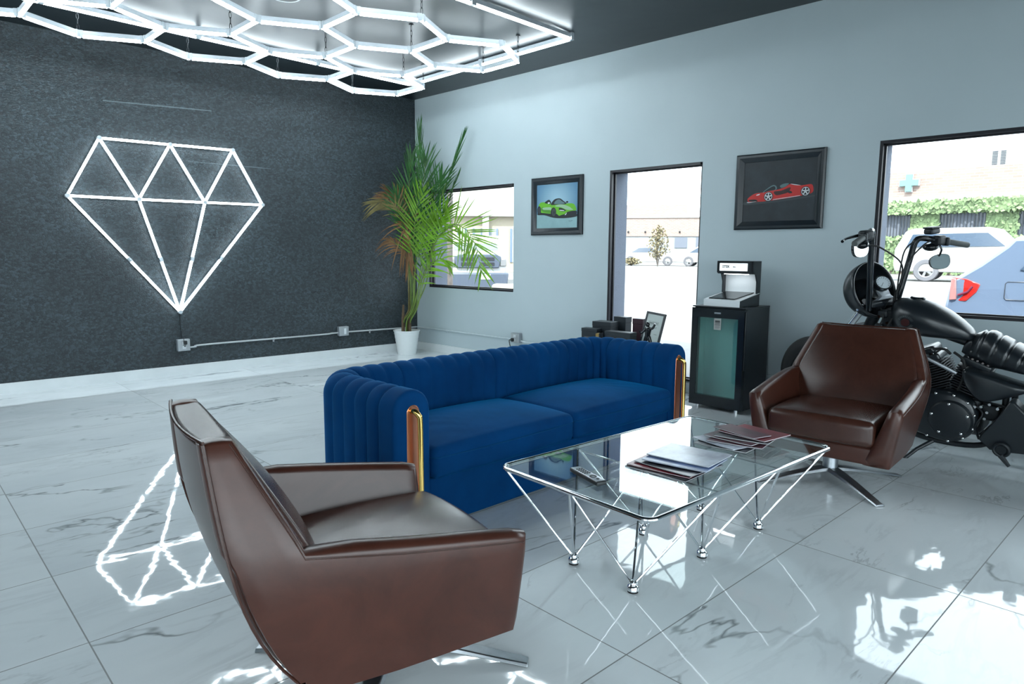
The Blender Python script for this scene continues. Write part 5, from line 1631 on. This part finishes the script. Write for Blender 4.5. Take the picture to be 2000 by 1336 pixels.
# handlebars
elb = {}
for sy in (-1, 1):
    zt_ = 1.372 + (.058 if sy < 0 else -.030)
    B0, B1 = V((5.735, sy * .125, .925)), V((5.800, sy * .195, zt_))
    G0, G1 = V((5.84, sy * .265, zt_)), V((5.935, sy * .50, zt_ - (.037 if sy < 0 else .062)))
    mb = smb()
    path = [B0, B0.lerp(B1, .5), B0.lerp(B1, .94)] + cat_pts([B0.lerp(B1, .95), B1 + V((.008, sy * .012, .004)), B1.lerp(G0, .5) + V((.0, 0, .006)), G0], 5)[1:] + [G0.lerp(G1, .4)]
    mb.tube(path, [.0185] * len(path), 16); hb = mb.build('handlebar', 'black_gloss', moto)
    mb = smb(); q0, q1 = G0.lerp(G1, .46), G1
    mb.tube([q0, q0.lerp(q1, .04), q0.lerp(q1, .96), q1], [.014, .0185, .0180, .016], 16); mb.build('grip', 'grip_rubber', hb)
    mb = smb(); c = G0.lerp(G1, .24); mb.rbox(c, (.062, .075, .062), .016, 3, 3); mb.rbox(G0.lerp(G1, .42), (.050, .030, .055), .012, 3, 3); mb.build('switch_housing', 'engine_black', hb)
    # lever, ahead of the grip
    mb = smb(); l0 = G0.lerp(G1, .18) + V((-.035, 0, .0)); l1 = G1 + V((-.075, sy * .01, .012))
    mb.tube(cat_pts([l0, l0.lerp(l1, .35) + V((-.02, 0, .0)), l0.lerp(l1, .75) + V((-.012, 0, .004)), l1], 5), [.010, .010, .010, .0095, .009, .0085, .0085, .008, .0075, .007, .007, .0065, .0065, .007, .0085, .009], 10); mb.build('lever', 'black_gloss', hb)
    # mirror hanging below the bar
    mb = smb(); m0 = G0.lerp(G1, .30); mc_ = m0 + (V((-.005, -.03, -.075)) if sy < 0 else V((-.03, .045, -.140)))
    mb.tube(cat_pts([m0 + V((-.01, 0, -.025)), m0 + V((.0, sy * .01, -.06)), mc_ + V((-.012, 0, .03))], 5), .006, 8); ms = mb.build('mirror_stem', 'black_gloss', hb)
    nrm = V((.93, -sy * .22 - .18, .10)).normalized(); u = V((0, 0, 1)).cross(nrm).normalized(); w_ = nrm.cross(u)
    pts = [(-.064, .012), (-.052, .040), (-.01, .050), (.045, .040), (.068, .010), (.058, -.030), (.02, -.048), (-.035, -.044), (-.060, -.022)]
    pts = smooth2(pts, 4)
    mb = smb(); mb.loft([[mc_ + (u * x * -sy * f + w_ * y * f) + nrm * h for x, y in pts] for f, h in ((.72, -.022), (.95, -.014), (1, -.002), (1, .003), (.95, .004))]); mh = mb.build('mirror_shell', 'black_gloss', ms)
    mb = smb(); vs = [mc_ + (u * x * -sy + w_ * y) * .94 + nrm * .0052 for x, y in pts]; mb.add(vs, [tuple(range(len(vs)))]); mb.build('mirror_glass', 'mirror_glass', mh, flat=True)
    # indicator pod under the control block
    mb = smb(); c = G0.lerp(G1, .36 if sy < 0 else .12) + V((-.02, 0, -.048)); mb.ball(c, (.045, .042, .026), 18, 12); mb.build('indicator', 'black_gloss', hb)
    if sy > 0:
        mb = smb(); c = G0.lerp(G1, .12) + V((-.015, 0, .052)); mb.rbox(c, (.060, .085, .036), .012, 3, 3); mb.rbox(c + V((0, 0, .022)), (.064, .090, .012), .005, 2, 2); mb.build('brake_reservoir', 'engine_black', hb)
    elb[sy] = (B1, G0)
# cables
def S(p): return STEER @ V(p)
mb = smb(False)
nk = V((5.80, -.02, 1.0))
mb.tube(cat_pts([S((5.85, -.27, 1.36)), S((5.87, -.19, 1.33)), V((5.845, -.06, 1.22)), V((5.835, -.02, 1.10)), nk, V((5.80, -.02, .90))], 8), .0050, 8)
mb.tube(cat_pts([S((5.84, .27, 1.35)), S((5.86, .16, 1.355)), V((5.845, .02, 1.30)), V((5.83, -.02, 1.18)), nk + V((.012, 0, 0)), V((5.81, -.02, .92))], 8), .0045, 8)
mb.tube(cat_pts([S((5.84, .29, 1.33)), S((5.87, .17, 1.31)), V((5.86, .03, 1.22)), V((5.835, -.015, 1.11)), nk + V((.006, .01, 0)), V((5.80, 0, .92))], 8), .0045, 8)
mb.build('cables', 'rubber', moto)
# headlight visor and gauge
HD = V((-.86, 0, -.30)).normalized()
mb = smb()
HC = V((5.66, 0, 1.035))
def hood(u, v_):
    a = 2 * pi * u; b = pi / 2 * v_
    U, Wv = V((0, 1, 0)), V((0, 1, 0)).cross(HD)
    rr = .185 * sin(b) ** .75 if v_ > 0 else 0
    return HC + HD * (.175 * cos(b) - .02) + (U * cos(a) + Wv * sin(a)) * rr
mb.grid(hood, 40, 14, closeu=True)
o = mb.build('headlight_visor', 'satin_black', moto, angle=70); sd = o.modifiers.new('thickness', 'SOLIDIFY'); sd.thickness = .008
mb = smb(); mb.lathe([(.0, -.02), (.06, -.03), (.088, .03), (.09, .09), (.0, .10)], HC + HD * .02, HD, 28); mb.build('headlight', 'black_gloss', moto)
GN = V((.72, -.30, .60)).normalized(); GCN = V((5.745, -.02, 1.085))
mb = smb(); mb.lathe([(0, -.05), (.036, -.045), (.050, -.01), (.050, .010), (.046, .014), (.043, .010)], GCN, GN, 32); sp_ = mb.build('speedometer', 'black_metal', moto)
mb = smb(); mb.lathe([(.043, .010), (.0525, .009), (.0525, .015), (.044, .015)], GCN, GN, 32, close=True); mb.build('bezel', 'chrome', sp_)
mat('gauge_face', (.55, .62, .66), .3)
mb = smb(); mb.lathe([(.0, .0105), (.044, .0105)], GCN, GN, 32)
mb.build('dial', 'gauge_face', sp_, flat=True)
mb = smb(); gu, gw = frame_axes(GN)
for i in range(13):
    a = R(-40 + 260 * i / 12); d_ = gu * cos(a) + gw * sin(a); mb.tube([GCN + GN * .0112 + d_ * .031, GCN + GN * .0112 + d_ * .040], .0012, 4)
mb.tube([GCN + GN * .0115, GCN + GN * .0115 + (gu * .6 - gw * .8).normalized() * .033], .0016, 4); mb.build('dial_marks', 'sticker_dark', sp_)
mb = smb(); mb.loft([[V((5.72 + dx, sy_ * w_, z_)) for sy_, w_ in ((-1, 1), (1, 1), (1, 1), (-1, 1))] for dx, w_, z_ in ()] or [[V((5.735, -.05, 1.04)), V((5.735, .05, 1.04)), V((5.715, .05, 1.045)), V((5.715, -.05, 1.045))], [V((5.765, -.035, 1.01)), V((5.765, .035, 1.01)), V((5.73, .035, 1.0)), V((5.73, -.035, 1.0))], [V((5.765, -.075, .985)), V((5.765, .075, .985)), V((5.72, .075, .975)), V((5.72, -.075, .975))]])
mb.build('gauge_bracket', 'grey_box_paint', moto, bevel=.006)
# tank
def sect(x, zb, zt, hw, p=2.6, n=26, sh=.0):
    r = []
    for i in range(n):
        a = 2 * pi * i / n; c, s_ = cos(a), sin(a)
        y = hw * abs(c) ** (2 / p) * (1 if c > 0 else -1)
        z = (zt + zb) / 2 + (zt - zb) / 2 * abs(s_) ** (2 / p) * (1 if s_ > 0 else -1)
        if z > zb + (zt - zb) * .55: y *= 1 - .30 * ((z - zb - (zt - zb) * .55) / ((zt - zb) * .45)) ** 2
        r.append(V((x + sh * (z - zb), y, z)))
    return r
tank = [(5.795, .86, .93, .03), (5.800, .82, .965, .075), (5.82, .79, .987, .105), (5.88, .772, 1.000, .135), (5.95, .765, .997, .142), (6.03, .760, .970, .136), (6.11, .757, .925, .118), (6.18, .757, .872, .092), (6.225, .758, .830, .066), (6.245, .765, .80, .035)]
mb = smb(False); mb.loft([sect(*t_) for t_ in tank]); tk = mb.build('fuel_tank', 'satin_black', moto, angle=60)
mb = smb(False); mb.lathe([(.0, .012), (.034, .010), (.042, .002), (.042, -.02)], (5.93, .0, .996), (.08, 0, 1), 28); mb.build('tank_cap', 'black_gloss', tk)
EM = V((5.905, -.142, .865)); 
mb = smb(False); mb.cyl(EM + V((0, .01, 0)), EM + V((0, -.0015, 0)), .024, n=24); mb.build('badge_centre', 'paint_dark_red', tk)
MATS['paint_dark_red'].node_tree.nodes['Principled BSDF'].inputs['Base Color'].default_value = (.035, .008, .008, 1)
mat('badge_grey', (.055, .065, .07), .5)
mb = smb(False)
for i in range(24):
    a = 2 * pi * i / 24 + .1
    if i in (11, 12, 23, 0): continue
    d_ = V((cos(a), 0, sin(a))); t_ = V((-sin(a), 0, cos(a)))
    for q in ((-.004, -.0015), (.0015, .004)):
        p = [EM + d_ * r_ + t_ * s_ + V((0, -.0012, 0)) for r_, s_ in ((.032, q[0]), (.032, q[1]), (.046, q[1] * 1.3), (.046, q[0] * 1.3))]
        mb.loft([p, [v_ + V((0, -.0012, 0)) for v_ in p]])
mb.build('badge_ring', 'badge_grey', tk, flat=True)
# seat with tuck and roll pleats
def seat_z(x): return pw(x, [(6.185, .76), (6.215, .80), (6.245, .824), (6.29, .822), (6.40, .766), (6.50, .722), (6.58, .712), (6.66, .735), (6.80, .775), (6.92, .787), (6.95, .772)])
def seat_b(x): return pw(x, [(6.185, .68), (6.215, .66), (6.24, .645), (6.36, .612), (6.50, .598), (6.60, .60), (6.70, .66), (6.95, .735)])
rings = []
n_ = 170
for i in range(n_ + 1):
    x = 6.185 + (6.95 - 6.185) * i / n_
    f = ((x - 6.185) / .072)
    pl_ = -.011 * max(0, 1 - abs((f + .5) % 1 - .5) / .16) if x < 6.185 + .072 * 4.9 else 0
    hw = pw(x, [(6.215, .05), (6.24, .085), (6.35, .125), (6.5, .15), (6.7, .13), (6.95, .09)])
    rings.append(sect(x + .0, seat_b(x), seat_z(x) + pl_, hw + pl_ * .6, 3.0, 28, .28))
mb = smb(False); mb.loft(rings); mb.build('seat', 'satin_black', moto, angle=60)
# oil tank / side cover
sp2 = [(6.225, .60), (6.25, .615), (6.33, .60), (6.47, .565), (6.545, .545), (6.545, .52), (6.46, .475), (6.36, .435), (6.305, .445), (6.255, .50), (6.23, .55)]
mb = smb(False)
cx_, cz_ = 6.37, .53
base_ = smooth2(sp2, 4)
mb.loft([[V((cx_ + (x - cx_) * f, y, cz_ + (z - cz_) * f)) for x, z in base_] for f, y in ((.9, -.05), (1, -.08), (1, -.155), (.97, -.172), (.88, -.183), (.6, -.190))])
mb.build('side_cover', 'satin_black', moto, angle=60)
# engine
mb = smb(False); mb.rbox((6.16, .0, .32), (.34, .22, .24), .04, 4, 4); mb.build('crankcase', 'engine_black', moto)
def cyl_v(name, base, ang):
    d = V((sin(R(ang)), 0, cos(R(ang)))); s = V((d.z, 0, -d.x))
    mb = smb(False); rot = Matrix((s, V((0, 1, 0)), d)).transposed()
    for i in range(11): mb.rbox(base + d * (.02 + i * .0155), (.165, .205, .0085), .003, 1, 2, None, rot)
    mb.cyl(base, base + d * .19, .066, n=20)
    c_ = mb.build(name, 'engine_black', moto)
    mb = smb(False); mb.rbox(base + d * .215, (.165, .20, .045), .014, 3, 3, None, rot); mb.rbox(base + d * .262, (.135, .16, .05), .020, 3, 3, None, rot); mb.build('rocker_cover', 'satin_black', c_)
    for i in range(5):
        mb = smb(False); q_ = base + d * .243 + s * (-.055 + .0275 * i); mb.cyl(q_ + V((0, -.098, 0)), q_ + V((0, -.108, 0)), .0065, n=8); mb.build('bolt', 'chrome', c_)
cyl_v('cylinder', V((6.10, 0, .43)), -24)
cyl_v('cylinder', V((6.20, 0, .43)), 21)
mb = smb(False); mb.b2((5.98, -.150, .655), (6.19, -.142, .668))
mb = smb(False); mb.tube([(6.00, -.125, .665), (6.19, -.125, .575)], .012, 8); mb.build('engine_mount', 'brushed_steel', moto)
mb = smb(False)
for a_, b_ in (((5.98, .70), (6.03, .60)), ((6.06, .71), (6.15, .69)), ((6.17, .70), (6.23, .60)), ((6.22, .62), (6.20, .47))): mb.tube(cat_pts([(a_[0], -.12, a_[1]), ((a_[0] + b_[0]) / 2 + .02, -.145, (a_[1] + b_[1]) / 2 + .02), (b_[0], -.12, b_[1])], 5), .008, 8)
mb.build('hoses', 'rubber', moto)
# primary cover on the near side
pc_ = [(5.91, .30), (5.93, .38), (6.0, .435), (6.10, .462), (6.20, .462), (6.275, .425), (6.315, .35), (6.31, .26), (6.26, .19), (6.18, .155), (6.06, .17), (5.96, .215)]
pc_ = smooth2(pc_, 4)
mb = smb(False)
mx_, mz_ = 6.14, .31
mb.loft([[V((mx_ + (x - mx_) * f, y, mz_ + (z - mz_) * f)) for x, z in pc_] for f, y in ((1, -.09), (1, -.165), (.965, -.180), (.90, -.187))])
pm = mb.build('primary_cover', 'satin_black', moto, angle=55)
DCX, DCZ = 6.185, .305
mb = smb(False); mb.lathe([(.0, .026), (.085, .026), (.108, .020), (.116, .008), (.118, 0), (.118, -.02)], (DCX, -.185, DCZ), (0, -1, 0), 44); mb.build('derby_cover', 'black_metal', pm)
for i in range(5):
    a = R(90 + 72 * i + 4); mb = smb(False); mb.ball((DCX + .098 * cos(a), -.208, DCZ + .098 * sin(a)), (.0085, .006, .0085), 10, 6); mb.build('bolt', 'chrome', pm)
for i in range(12):
    x, z = pc_[int(i * len(pc_) / 12)]; mb = smb(False); mb.ball((mx_ + (x - mx_) * .94, -.184, mz_ + (z - mz_) * .94), (.0085, .007, .0085), 10, 6); mb.build('bolt', 'chrome', pm)
# frame rails, swing arm, belt guard
mb = smb(False)
mb.tube(cat_pts([(5.80, -.05, .80), (5.86, -.09, .55), (5.90, -.12, .25), (6.0, -.13, .15), (6.3, -.13, .145), (6.42, -.13, .25), (6.44, -.12, .5)], 6), .017, 10)
mb.tube(cat_pts([(5.80, .05, .80), (5.86, .09, .55), (5.90, .12, .25), (6.0, .13, .15), (6.3, .13, .145), (6.42, .13, .25), (6.44, .12, .5)], 6), .017, 10)
mb.tube([(5.80, 0, .86), (6.2, 0, .74), (6.45, 0, .62), (6.9, 0, .66)], .022, 10)
mb.build('frame_tubes', 'engine_black', moto)
for sy in (-1, 1):
    mb = smb(False); mb.tube([(6.42, sy * .10, .31), (6.62, sy * .125, .31), (6.88, sy * .125, .315)], [.030, .026, .022], 10); mb.build('swing_arm', 'engine_black', moto)
    mb = smb(False); mb.tube([(6.72, sy * .14, .36), (6.62, sy * .14, .62)], .016, 10)
    for i in range(9): mb.torus(V((6.715, sy * .14, .37)).lerp(V((6.625, sy * .14, .60)), i / 8), (-.35, 0, .93), .026, .005, 16, 6)
    mb.build('rear_shock', 'engine_black', moto)
mb = smb(False)
for p in ((6.33, .40), (6.36, .37), (6.30, .395), (6.37, .42), (6.41, .40), (6.35, .33), (6.39, .31)):
    mb = smb(False); mb.cyl((p[0], -.145, p[1]), (p[0], -.165, p[1]), .008, n=8); mb.build('bolt', 'chrome', moto)
mb = smb(False); mb.tube(cat_pts([(6.29, -.14, .40), (6.34, -.16, .36), (6.31, -.17, .28), (6.33, -.16, .20)]), .007, 6); mb.tube(cat_pts([(6.28, -.12, .43), (6.42, -.15, .42), (6.50, -.14, .40)]), .007, 6); mb.rbox((6.37, -.10, .36), (.10, .08, .10), .02, 3, 3); mb.build('linkage', 'engine_black', moto)
# draped leather bag low on the frame
mb = smb(False)
tri = [(6.475, .475), (6.50, .47), (6.60, .36), (6.68, .24), (6.66, .175), (6.5, .17), (6.40, .175), (6.335, .215), (6.345, .25), (6.42, .36)]
mb.loft([[V((x, y + .02 * sin(x * 40) * (z < .4), z)) for x, z in tri] for y in (-.13, -.215, -.225)])
mb.build('leather_bag', 'satin_black', moto, bevel=.012)
mb = smb(False); mb.torus((6.455, -.235, .185), (0, 1, 0), .036, .010, 24, 8); mb.cyl((6.455, -.13, .185), (6.455, -.24, .185), .026, n=16); mb.tube([(6.455, -.235, .15), (6.50, -.25, .10)], [.016, .009], 8); mb.build('foot_peg', 'engine_black', moto)
mb = smb(False); mb.tube([(6.10, -.12, .14), (6.02, -.21, .085), (5.955, -.275, .012)], [.014, .012, .011], 10); mb.rbox((5.945, -.262, .010), (.075, .05, .016), .007, 2, 2); mb.build('kickstand', 'black_metal', moto)
mb = smb(False); mb.tube(cat_pts([(6.12, .13, .42), (6.16, .19, .30), (6.4, .20, .24), (7.0, .20, .24)], 6), .032, 14); mb.build('exhaust', 'black_metal', moto)
# dark glasses left on the saddle
gl = thing('sunglasses', 'dark round goggles lying on the motorcycle seat', 'sunglasses', (6.545, -.415, .742), R(10))
mat('goggle_rim', (.16, .09, .13), .2)
for i, yy in enumerate((-.03, .04)):
    mb = MB(); mb.lathe([(.026, .0), (.031, .002), (.032, .026), (.027, .028), (.0255, .024)], (.0, yy, .0), (0, 0, 1), 26, close=True); mb.build('rim', 'goggle_rim', gl)
    mb = MB(); mb.cyl((.0, yy, .004), (.0, yy, .016), .0262, n=24); mb.build('lens', 'black_gloss', gl)
mb = MB(); mb.tube([(0, -.004, .016), (0, .012, .018)], .004, 8); mb.build('bridge', 'goggle_rim', gl)
